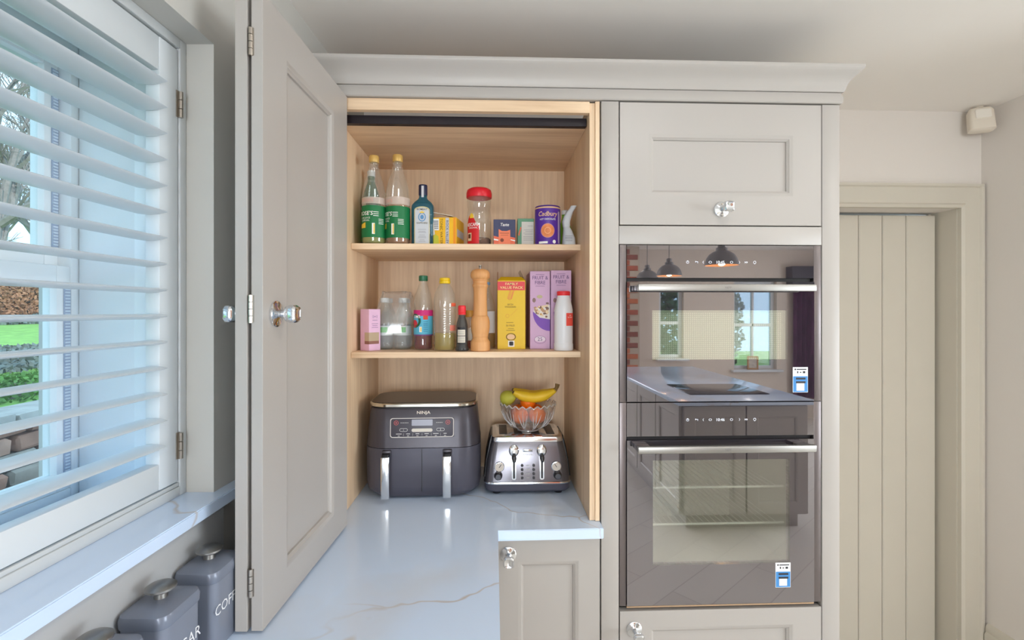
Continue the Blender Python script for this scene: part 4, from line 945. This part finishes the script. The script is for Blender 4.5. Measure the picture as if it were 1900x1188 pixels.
for z in (.094, .088, .084, .080, .074, .068, .062): band('small_print', R+.0006, z, z+.0013, .14, .60, mat('label_ink_blue', (40, 90, 130), .5), lb, n=4)
# cooking oil bottle
Y = 1.660; t = thing('oil_bottle', 'large clear cooking oil bottle with yellow cap on the lower shelf', 'bottle', (XY(824.5, Y)+.0015, Y, ZS1+.0005))
r = .0372; pr = [(r*.88, 0), (r, .006), (r, .050)]
for q in range(6): z = .052+q*.0155; pr += [(r, z+.002), (r*.965, z+.0065), (r, z+.011)]
pr += [(r, .150), (r*.99, .165), (r*.90, .188), (r*.66, .208), (r*.44, .220), (r*.42, .226)]
bd = MB().lathe(pr, 36).obj('bottle_body', PLAST, t, 50)
MB().lathe([(r*.84, .003), (r*.94, .008), (r*.94, .058)], 28).obj('oil', liquid('oil_liquid', (196, 176, 84), .15, .45), bd, 50)
MB().lathe([(r*.47, .222), (r*.49, .224), (r*.49, .231), (r*.44, .2325), (r*.47, .234), (r*.47, .239), (r*.42, .241)], 28).obj('cap', mat('yellow_cap', (226, 190, 20), .4), t)
band('red_label_edge', r+.0006, .066, .084, .55, 1.25, mat('salmon_label', (226, 128, 108), .5), t, n=6); band('red_sticker', r+.0006, .146, .157, .70, 1.35, mat('coral_sticker', (226, 100, 70), .5), t, n=6)
# soy sauce
Y = 1.632; t = thing('sauce_bottle', 'small sauce bottle with bright red cap beside the pepper mill', 'bottle', (XY(857.5, Y)-.0005, Y, ZS1+.0005))
r = .0205
bd = MB().lathe([(r*.95, 0), (r*1.08, .003), (r*1.08, .010), (r*.92, .016), (r*.92, .082), (r*.80, .095), (r*.60, .108), (r*.52, .114), (r*.52, .126)], 28).obj('bottle_body', clear('grey_glass', (170, 172, 170), 1.5, .25, (120, 122, 124)), t, 50)
MB().lathe([(r*.8, .002), (r*.86, .006), (r*.84, .020)], 20).obj('sauce', mat('soy_sauce', (42, 26, 26), .2), bd, 50)
MB().lathe([(r*.56, .118), (r*.66, .120), (r*.66, .1225), (r*.56, .124), (r*.64, .127), (r*.62, .146), (r*.5, .149)], 24).obj('cap', mat('scarlet_cap', (226, 48, 56), .4), t)
lb = band('front_label', r*.92+.0005, .024, .078, -.85, .75, mat('label_black', (34, 34, 38), .5), t, n=12)
for z0, z1 in ((.028, .049), (.051, .070)): band('label_panel', r*.92+.0008, z0, z1, -.72, .62, mat('label_cream', (214, 206, 190), .5), lb, n=10)
for z in (.032, .036, .041, .045, .055, .059, .064): band('small_print', r*.92+.0011, z, z+.0011, -.6, .45, mat('ink_grey', (120, 120, 128), .6), lb, n=6)
# spice jar behind
Y = 1.715; t = thing('spice_jar', 'spice jar with amber lid partly hidden behind the pepper mill', 'jar', (XY(873, Y), Y, ZS1+.0005))
r = .0205
bd = MB().lathe([(r*.92, 0), (r, .004), (r, .098), (r*.85, .108), (r*.8, .115)], 24).obj('jar_body', GLASS, t, 50)
MB().lathe([(r*.86, .003), (r*.93, .006), (r*.93, .070)], 20).obj('spice', mat('paprika', (150, 62, 40), .9, var=.2, nscale=120), bd)
MB().lathe([(r*.88, .110), (r*.90, .112), (r*.90, .130), (r*.8, .133)], 24).obj('lid', mat('amber_lid', (196, 140, 50), .4), t)
band('front_label', r+.0005, .030, .072, -1.4, 1.4, mat('label_cream', (214, 206, 190), .5), t, n=14)
# pepper mill
Y = 1.632; t = thing('pepper_mill', 'tall turned wooden pepper mill with steel top nut', 'pepper mill', (XY(890.5, Y)+.001, Y, ZS1+.0005))
MILL = oak('honey_beech', 2, (200, 138, 82), (222, 166, 108))
k = .0320
MB().lathe([(k*.93, 0), (k, .002), (k, .028), (k*.97, .031), (k*.80, .040), (k*.79, .046), (k*.83, .048), (k*.80, .051), (k*.90, .060), (k*.985, .078), (k*.97, .098), (k*.86, .110), (k*.80, .114), (k*.74, .116), (k*.72, .130), (k*.68, .160), (k*.68, .190), (k*.72, .206), (k*.76, .2085)], 40).obj('mill_body', MILL, t, 40)
MB().lathe([(k*.76, .2085), (k*.80, .211), (k*.80, .217), (k*.72, .220), (k*.72, .229), (k*.78, .231), (k*.76, .234), (k*.96, .240), (k*1.0, .248), (k*.96, .257), (k*.80, .264), (k*.5, .268), (k*.2, .269)], 40).obj('mill_head', MILL, t, 40)
MB().lathe([(.004, .2685), (.0035, .274), (.005, .277), (.004, .281)], 16).obj('top_nut', STEEL, t)
# vinegar bottle behind
Y = 1.745; t = thing('vinegar_bottle', 'clear glass oil and vinegar bottle with cork behind the pepper mill', 'bottle', (XY(906, Y)-.004, Y, ZS1+.0005))
r = .0290
bd = MB().lathe([(r*.93, 0), (r, .004), (r, .135), (r*.90, .160), (r*.60, .185), (r*.36, .205), (r*.33, .232)], 28).obj('bottle_body', GLASS, t, 50)
MB().lathe([(r*.88, .003), (r*.93, .006), (r*.93, .052)], 24).obj('vinegar', liquid('vinegar_liquid', (170, 130, 60), .15, .5), bd, 50)
MB().lathe([(r*.36, .222), (r*.37, .224), (r*.37, .232)], 20).obj('neck_sleeve', mat('sleeve_blue', (120, 156, 196), .4), t)
MB().lathe([(r*.31, .229), (r*.34, .245), (r*.32, .252)], 20).obj('cork', mat('cork', (206, 176, 126), .8, var=.1, nscale=90), t)
band('front_label', r+.0005, .055, .130, -.2, 1.2, mat('pale_grey_label', (196, 196, 200), .5), t, n=12)
# yellow cereal box
Y = 1.700; x0, x1 = XY(922.5, Y)+.0012, XY(975, Y); W = x1-x0; Dp = .19; Hh = .236
t = thing('cereal_box', 'bright yellow cereal box with a red family pack band', 'cereal box', ((x0+x1)/2, Y+Dp/2, ZS1+.0005))
YB_ = mat('box_yellow', (232, 194, 16), .45, var=.02); RB = mat('band_red', (226, 62, 70), .45)
b = MB(); b.box(-W/2, W/2, -Dp/2, Dp/2, 0, Hh, .001, 1); b.obj('carton', YB_, t)
b = MB(); b.loft([[(-W/2, -Dp/2, Hh), (W/2, -Dp/2, Hh), (W/2, Dp/2, Hh), (-W/2, Dp/2, Hh)], [(-W/2+.012, -Dp/2+.03, Hh+.014), (W/2-.012, -Dp/2+.03, Hh+.014), (W/2-.012, Dp/2-.03, Hh+.014), (-W/2+.012, Dp/2-.03, Hh+.014)]]); b.obj('folded_top', YB_, t, 0)
b = MB(); b.box(-W/2+.0005, -W/2+.0025, -.03, .05, Hh, Hh+.034); b.obj('side_flap', mat('raw_brown_card', (150, 96, 60), .8), t, 0)
b = MB(); b.loft([[(W/2-.002, -Dp/2+.01, Hh), (W/2-.001, -Dp/2+.01, Hh), (W/2-.001, .05, Hh), (W/2-.002, .05, Hh)], [(W/2-.018, -Dp/2+.02, Hh+.036), (W/2-.017, -Dp/2+.02, Hh+.036), (W/2-.017, .04, Hh+.036), (W/2-.018, .04, Hh+.036)]]); b.obj('inner_bag', clear('bag_film', (226, 222, 212), 1.4, .3, (214, 208, 196)), t, 0)
yf = -Dp/2-.0005
rb = pflat('red_band', [rect(-W/2, W/2-.002, Hh-.034, Hh-.004)], yf, RB, t)
CRM = mat('cream_print', (246, 222, 150), .5)
text('FAMILY\nVALUE PACK', .0088, CRM, rb, (0, yf-.0004, Hh-.0185), width=W*.82, name='lettering', off=.008, gap=1.25)
b = MB()
for q in range(7):
    for s in (-1, 1): zc = Hh-.068+q*.0042; xc = -.006+q*.0012; b.flat([(xc, zc), (xc+s*.008, zc+.005), (xc+s*.009, zc+.009), (xc+s*.002, zc+.005)], yf)
b.obj('wheat_print', mat('wheat_orange', (232, 150, 60), .5), t, 0, fixn=False)
IB = mat('ink_brown_dark', (110, 78, 20), .6)
text('BRITISH\nWHOLEGRAIN', .0058, IB, t, (-.004, yf-.0002, Hh-.087), width=.038, name='lettering'); text('50 MILES', .006, IB, t, (-.004, yf-.0002, Hh-.155), width=.030, name='lettering'); pflat('small_print', [rect(-.018, .006, Hh-.1455, Hh-.1443), rect(-.012, .008, Hh-.1662, Hh-.165), rect(-.018, .012, Hh-.1722, Hh-.171)], yf-.0002, IB, t)
b = MB(); oo, ii = ell(-.014, Hh-.122, .006, .0065, 14), ell(-.014, Hh-.122, .0052, .0057, 14)
for q in range(14): b.flat([oo[q], oo[(q+1) % 14], ii[(q+1) % 14], ii[q]], yf)
for q in range(6): b.flat([(-.004+q*.004, Hh-.122+q*.004), (-.0034+q*.004, Hh-.1222+q*.004), (.000+q*.004, Hh-.1182+q*.004), (-.0006+q*.004, Hh-.118+q*.004)], yf)
b.obj('route_print', mat('route_orange', (214, 130, 40), .5), t, 0, fixn=False)
b = MB(); oo, ii = ell(-.002, .042, .017, .013, 24), ell(-.002, .042, .014, .0105, 24)
for q in range(0, 24): b.flat([oo[q], oo[(q+1) % 24], ii[(q+1) % 24], ii[q]], yf)
b.obj('seal_ring', IB, t, 0, fixn=False); pflat('seal_field', [ell(-.002, .042, .0135, .009, 20)], yf, mat('seal_cream', (236, 196, 150), .5), t)
sq = pflat('logo_square', [rect(-.012, .010, .008, .029)], yf, PRINTW, t); pflat('logo_mark', [rrect(-.008, .006, .012, .026, .003)], yf-.0003, INK, sq)
# two lilac cereal boxes
def fruit_box(u0, u1, h, label, front):
    Y = 1.702; x0, x1 = XY(u0, Y), XY(u1, Y); W = x1-x0; Dp = .19
    t = thing('cereal_box', label, 'cereal box', ((x0+x1)/2, Y+Dp/2, ZS1+.0005))
    MB().box(-W/2, W/2, -Dp/2, Dp/2, 0, h, .001, 1).obj('carton', LIL, t); yf = -Dp/2-.0005
    text('FRUIT &\nFIBRE', .0120, PURI, t, (0, yf, h-.031), width=W*.78, name='lettering', off=.008, gap=1.2)
    pflat('small_print', [rect(-.015, .015, h-.0125, h-.0112), rect(-.016, .016, h-.052, h-.0508)], yf, PURI, t)
    cx, cz = W/2, .128; rx, rz = W*.86, .066
    bp = pflat('bowl_print', [[(W/2, cz)]+[(cx+rx*math.cos(a), cz+rz*math.sin(a)) for a in [PI+PI/2*q/14 for q in range(15)]]], yf, mat('bowl_violet', (122, 74, 176), .5), t)
    pflat('milk_print', [[(W/2, cz-.012)]+[(cx-rx*.96+rx*.96*(1-math.cos(q*PI/2/10)), cz+.024*math.sin(q*PI/2/10)) for q in range(11)]+[(W/2, cz+.028)], [(cx-rx*.96, cz), (W/2, cz-.016), (W/2, cz+.01)], [(cx-rx*.96, cz), (cx-rx*.6, cz-.020), (W/2, cz-.026), (W/2, cz)]], yf-.0003, mat('milk_white', (226, 220, 214), .5), bp)
    random.seed(11); cols = [mat('flake_gold', (206, 160, 90), .5), mat('flake_tan', (186, 146, 110), .5), mat('raisin_print', (120, 92, 84), .5), mat('flake_cream', (226, 204, 166), .5)]
    pol = [[], [], [], []]
    for q in range(42):
        fx = random.uniform(.12, 1); px_ = cx-rx*fx*.86; 
        if px_ > W/2-.004: continue
        pz_ = cz+random.uniform(-.018, .030)*(1.15-fx*.7); rr_ = random.uniform(.004, .0068); a = random.random()*3
        pts = [(px_+rr_*math.cos(w_+a)*(1 if i % 2 else .72), pz_+.72*rr_*math.sin(w_+a)) for i, w_ in enumerate([2*PI*j/8 for j in range(8)])]
        pol[q % 4].append([(min(p[0], W/2-.0005), p[1]) for p in pts])
    for q in range(4): pflat('flakes_print', pol[q], yf-.0006-.0004*q, cols[q], bp)
    pflat('almond_print', [ell(-W*.30, .168, .006, .008, 14)], yf, mat('almond_brown', (140, 112, 106), .5), t); pflat('raisin_leaf_print', [ell(-W*.02, .180, .010, .006, 14)], yf, mat('pistachio_print', (190, 180, 140), .5), t)
    b = MB(); oo, ii = ell(0, .032, .0205, .0135, 28), ell(0, .032, .0195, .0125, 28)
    for q in range(28): b.flat([oo[q], oo[(q+1) % 28], ii[(q+1) % 28], ii[q]], yf-.0002)
    b.obj('serving_ring', PURI, t, 0, fixn=False); pflat('serving_field', [ell(0, .034, .0185, .0095, 24)], yf, mat('pale_lilac_print', (226, 212, 226), .5), t)
    text('25', .0125, PURI, t, (0, yf-.0004, .034), name='lettering', off=.005)
fruit_box(983.5, 1020.5, .268, 'lilac cereal box standing beside the yellow cereal box', True)
fruit_box(1022, 1060, .271, 'lilac cereal box standing against the cupboard side behind the white shaker', False)
# white shaker
Y = 1.646; t = thing('shaker_bottle', 'white plastic shaker bottle with red lid and red label', 'bottle', (XY(1045, Y)+.001, Y, ZS1+.0005))
r = .0318; WP = mat('white_plastic', (224, 226, 230), .35)
MB().lathe([(r*.95, 0), (r*1.01, .003), (r*1.01, .022), (r*.95, .025), (r*.97, .030), (r*.97, .120), (r*.96, .128), (r*.98, .132), (r*.90, .146), (r*.70, .172), (r*.64, .180), (r*.64, .186)], 36).obj('bottle_body', WP, t, 40)
MB().lathe([(r*.66, .182), (r*.70, .184), (r*.70, .194), (r*.66, .1965)], 30).obj('lid', mat('scarlet_cap', (226, 48, 56), .4), t)
lb = band('front_label', r*.97+.0006, .082, .124, .15, 1.3, mat('label_salmon_red', (232, 84, 72), .5), t, n=12)
text('salt\nby Sains', .0042, PRINTW, lb, (0, 0, .113), R=r*.97+.0010, a0=.62, name='lettering')
# ---------------------------------------------------------------- the kitchen behind the camera (seen in the oven glass)
t = thing('kitchen_island', 'pale kitchen island with light worktop and black hob', 'island', (1.755, -1.53, 0))
MB().box(-.44, .44, -1.02, 1.02, .1, .87).obj('body', PAINT, t, 0); MB().box(-.40, .40, -.98, .98, 0, .099).obj('plinth', PAINT, t, 0)
MB().box(-.485, .485, -1.07, 1.07, .871, .902, .003).obj('island_top', QUARTZ, t)
for k in range(2):
    d = framed_door(t, .43, .75, .07, .07, .07); d.location = (.435-.44*k, 1.043, .112); d.rotation_euler = (0, 0, PI)
for k in range(4):
    d = framed_door(t, .49, .75, .07, .07, .07); d.location = (-.463, -1.0+.505*(k+1)-.01, .112); d.rotation_euler = (0, 0, -PI/2)
h = MB().box(-.30, .30, .30, .80, .9025, .9085, .002).obj('hob', mat('hob_black_glass', (14, 14, 18), .06), t)
GALV = mat('zinc_grey_shade', (126, 124, 122), .45, .5, var=.05); SHIN = mat('shade_inside', (236, 190, 140), .5); BULB = mat('lamp_bulb', (255, 196, 120), .5, emit=6)
for k, z in enumerate((3.72, 4.85, 5.55)):
    y = 2*Y0-z*.975
    t = thing('pendant_lamp', 'domed zinc grey pendant lamp hanging over '+('the hob end of the island', 'the middle of the island', 'the island end nearest the brick pier')[k], 'lamp', (1.70, y, 1.862), 0, 'pendant lamps over the island')
    MB().lathe([(.120, 0), (.118, .02), (.108, .052), (.088, .082), (.060, .102), (.040, .110), (.040, .130), (.026, .136), (.026, .165), (.014, .172)], 32, cap0=False).obj('shade', GALV, t, 40)
    MB().lathe([(.117, .001), (.115, .02), (.105, .050), (.085, .078), (.058, .098), (.03, .104)], 32, cap0=False).obj('shade_lining', SHIN, t, 40)
    MB().lathe([(.012, .098), (.020, .070), (.030, .045), (.020, .022), (.006, .016)], 20).obj('bulb', BULB, t, 60)
    MB().tube([(0, 0, .170), (0, 0, CEIL-1.862-.02)], .004, 8).obj('flex', GALV, t); MB().lathe([(.055, CEIL-1.862-.022), (.052, CEIL-1.862-.002)], 24).obj('ceiling_rose', GALV, t)
    d = bpy.data.lights.new('pendant_bulb', 'POINT'); d.energy = 2.5; d.color = (1, .75, .5); d.shadow_soft_size = .03
    o = bpy.data.objects.new('pendant_bulb', d); COL.objects.link(o); o.location = (1.70, y, 1.89)
# brick chimney pier
t = thing('brick_pier', 'red brick chimney pier against the rear wall', 'pier', (1.55, YR+.18, 0))
MB().box(-.40, .40, -.178, .16, .0, CEIL-.002).obj('mortar', mat('mortar', (180, 166, 148), .9), t, 0)
bricks = [mat('brick_red', (158, 84, 58), .85, var=.15, nscale=20, bump=.3), mat('brick_orange', (182, 106, 70), .85, var=.15, nscale=20, bump=.3), mat('brick_umber', (130, 76, 60), .85, var=.15, nscale=20, bump=.3)]
BM_ = []
for m in bricks:
    b = MB(); b.box(-.1075, .1075, -.051, .051, -.0325, .0325, .004, 1); o = b.obj('brick', m, t, 0); BM_.append(o.data); bpy.data.objects.remove(o)
for j in range(32):
    for k in range(4):
        x = -.29+k*.2+(.05 if j % 2 else -.04)
        if x+.1075 > .41: continue
        o = bpy.data.objects.new('brick', random.choice(BM_)); COL.objects.link(o); o.parent = t; o.location = (x, .118+random.uniform(0, .006), .037+j*.0735)
    if j % 2 == 0:
        o = bpy.data.objects.new('brick', random.choice(BM_)); COL.objects.link(o); o.parent = t; o.location = (.352, .03, .037+j*.0735); o.rotation_euler = (0, 0, PI/2)
# plum curtain with dark pelmet
t = thing('curtain', 'plum velvet curtain under a dark pelmet at the rear wall', 'curtain', (4.45, YR+.06, .3))
b = MB(); b.loft([[(-.25+.5*k/40, .03+.028*math.sin(k*.95)+.02*math.sin(k*.31), z) for k in range(41)] for z in (0, .8, 1.55)], closed=False); b.obj('drape', mat('plum_velvet', (70, 30, 62), .8, var=.3, nscale=9), t, 60)
b = MB().box(-.30, .30, -.055, .10, 1.55, 1.85, .004).obj('pelmet', mat('pelmet_charcoal', (66, 66, 72), .6), t)
# picture frame on the rear window board
t = thing('picture_frame', 'small wooden picture frame on the wide rear window board', 'picture frame', (3.66, YR+.02, .70), math.radians(188))
b = MB(); b.box(-.075, -.055, -.01, .01, 0, .19, .002); b.box(.055, .075, -.01, .01, 0, .19, .002); b.box(-.055, .055, -.01, .01, 0, .02, .002); b.box(-.055, .055, -.01, .01, .17, .19, .002); b.obj('frame', mat('frame_wood', (176, 132, 84), .5), t)
MB().box(-.055, .055, -.002, .006, .02, .17).obj('picture', mat('picture_print', (186, 178, 166), .5, var=.2, nscale=25), t, 0)
# ---------------------------------------------------------------- garden outside the left window and behind
random.seed(21)
GRASS = mat('lawn_green', (134, 178, 86), .9, var=.25, nscale=6, bump=.6, bscale=30)
b = MB()
LZ = [(-3.2, .86), (-6, .93), (-13.5, 1.2), (-50, 2.2)]
for (xa, za), (xb, zb_) in zip(LZ, LZ[1:]): b.quad((xa, -8, za), (xa, 75, za), (xb, 75, zb_), (xb, -8, zb_))
lawn = b.obj('lawn', GRASS, None, 0); lawn['kind'] = 'structure'
b = MB(); b.box(-3.05, -.99, -8, 30, -.12, -.02); g = b.obj('ground_path', mat('gravel', (168, 158, 146), .95, var=.2, nscale=40), None, 0); g['kind'] = 'structure'
b = MB(); b.box(-12, 14, -16, YR-.2, -.12, -.02); g = b.obj('rear_ground', GRASS, None, 0); g['kind'] = 'structure'
# dry-stone retaining wall
t = thing('garden_stone_wall', 'low reddish garden stone wall with flat coping outside the window', 'stone wall', (-3.0, 3, 0))
MB().box(-.26, -.02, -10, 24, 0, .82).obj('wall_core', mat('wall_earth', (120, 98, 86), .95, var=.2), t, 0)
stm = [mat('stone_red', (156, 116, 98), .9, var=.25, nscale=9, bump=.5, bscale=25), mat('stone_grey', (150, 140, 130), .9, var=.25, nscale=9, bump=.5, bscale=25), mat('stone_pink', (176, 138, 120), .9, var=.25, nscale=9, bump=.5, bscale=25)]
cop = mat('coping_grey', (168, 164, 158), .9, var=.2, nscale=7, bump=.4, bscale=30)
def rough_box(w, d, h, m, nm):
    b = MB(); b.box(-w/2, w/2, -d/2, d/2, -h/2, h/2, min(w, d, h)*.18, 1)
    for v in b.bm.verts: v.co += Vector((random.uniform(-.010, .010), random.uniform(-.010, .010), random.uniform(-.007, .007)))
    o = b.obj(nm, m, None, 40); me = o.data; bpy.data.objects.remove(o); return me
SM = [rough_box(.10, random.uniform(.20, .40), .092, random.choice(stm), 'stone') for _ in range(8)]
for j in range(8):
    y = -2.2+random.uniform(0, .2)
    while y < 3.4:
        me = random.choice(SM); L = me.vertices and max(v.co.y for v in me.vertices)*2
        o = bpy.data.objects.new('stone', me); COL.objects.link(o); o.parent = t; o.location = (-.01, y+L/2, .058+j*.106); y += L+.012
CM = [rough_box(.36, .56, .07, cop, 'coping_stone') for _ in range(3)]
for k in range(14):
    o = bpy.data.objects.new('coping_stone', random.choice(CM)); COL.objects.link(o); o.parent = t; o.location = (-.10, -2.4+k*.57, .853)
def leaf_cloud(n, fn, size, m, name, parent=None):
    b = MB(); bm = b.bm
    for _ in range(n):
        p = Vector(fn()); a = Vector((random.gauss(0, 1), random.gauss(0, 1), random.gauss(0, 1))).normalized(); c = a.orthogonal().normalized(); s = size*random.uniform(.6, 1.3)
        bm.faces.new([bm.verts.new(p+a*s), bm.verts.new(p+c*s*.55), bm.verts.new(p-a*s), bm.verts.new(p-c*s*.55)])
    return b.obj(name, m, parent, 0, fixn=False)
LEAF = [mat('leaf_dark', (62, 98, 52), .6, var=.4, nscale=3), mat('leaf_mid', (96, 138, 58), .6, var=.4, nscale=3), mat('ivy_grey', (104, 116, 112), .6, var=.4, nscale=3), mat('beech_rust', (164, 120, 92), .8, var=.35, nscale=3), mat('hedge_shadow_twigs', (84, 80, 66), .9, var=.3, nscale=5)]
def shrub(x, y, z, rx, ry, rz, m, label, n, size, name='shrub', cat='shrub', group=None):
    t = thing(name, label, cat, (x, y, z), 0, group)
    def f():
        v = Vector((random.gauss(0, 1), random.gauss(0, 1), random.gauss(0, 1))).normalized()*random.uniform(.72, 1)
        return (v.x*rx, v.y*ry, rz+v.z*rz)
    leaf_cloud(n, f, size, m, 'foliage', t); MB().tube([(0, 0, -.04), (0, 0, rz)], .03, 8).obj('stem', mat('bark', (110, 96, 84), .9, var=.2), t)
def hedge(name, label, cat, x, y0, y1, z, rx, rz, m, n, size):
    t = thing(name, label, cat, (x, (y0+y1)/2, z)); L = (y1-y0)/2
    def f():
        a = random.uniform(0, PI); q = random.uniform(.75, 1.03); y = random.uniform(-L, L)
        return (rx*math.cos(a)*q, y, rz*math.sin(a)*q*(1+.12*math.sin(y*2.3)+.08*math.sin(y*5.1)))
    leaf_cloud(n, f, size, m, 'foliage', t)
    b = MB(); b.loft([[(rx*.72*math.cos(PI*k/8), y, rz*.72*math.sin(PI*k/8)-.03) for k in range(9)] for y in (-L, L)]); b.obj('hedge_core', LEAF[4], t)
hedge('clipped_hedge', 'low clipped evergreen hedge just behind the garden stone wall', 'hedge', -3.9, 2.4, 7.5, .87, .52, .15, LEAF[1], 9000, .024)
hedge('ivy_mound', 'grey green ivy bank along the near edge of the lawn', 'ivy', -5.7, 4, 11, .92, 1.15, .17, LEAF[2], 14000, .04)
hedge('beech_hedge', 'rust brown beech hedge across the far side of the lawn', 'hedge', -14.2, 9, 26, 1.2, .8, 1.45, LEAF[3], 60000, .055)
hedge('ivy_border', 'dark ivy border at the foot of the rust brown hedge', 'ivy', -12.95, 9, 25, 1.18, .35, .22, LEAF[2], 8000, .06)
for k, x in enumerate((-.4, 2.0, 4.2)): shrub(x, -7.2, -.03, .95, .7, 1.1+.1*k, LEAF[k % 2], ('small dark', 'middle sized bright', 'tallest dark')[k]+' green bush outside the rear windows', 3500, .07, group='bushes outside the rear windows')
BARK = mat('bare_bark', (142, 134, 130), .9, var=.2)
def bare_tree(x, y, z, h, label):
    t = thing('bare_tree', label, 'tree', (x, y, z), random.random()*6, 'bare trees beyond the lawn'); b = MB(); tr = MB()
    def grow(p, d, L, r, lev):
        q = p+d*L; mid = p+d*L*.5+Vector((random.uniform(-1, 1), random.uniform(-1, 1), 0))*L*.05
        (tr if lev == 0 else b).tube([p, mid, q], [r, r*.85, r*.7], 6 if lev < 2 else 3, cap=False)
        if lev >= 5: return
        for k in range(4 if lev else 6):
            e = (d*.9+Vector((random.gauss(0, .45), random.gauss(0, .45), random.gauss(.22, .35)))).normalized()
            grow(p+d*L*random.uniform(.45, 1), e, L*random.uniform(.52, .78), r*.55, lev+1)
    grow(Vector((0, 0, -.2)), Vector((0, 0, 1)), h*.34, h*.018, 0)
    tr.obj('trunk', BARK, t, 60); b.obj('branches', BARK, t, 0)
for k, (X_, q) in enumerate(((16.5, 1.04), (22, 1.14), (29, 1.03), (34, 1.2), (15, 1.9), (23, .5))):
    bare_tree(-X_, X_*q, 1.3+.03*(X_-16), 10.5+X_*.16, 'tall leafless tree beyond the lawn and rust hedge')
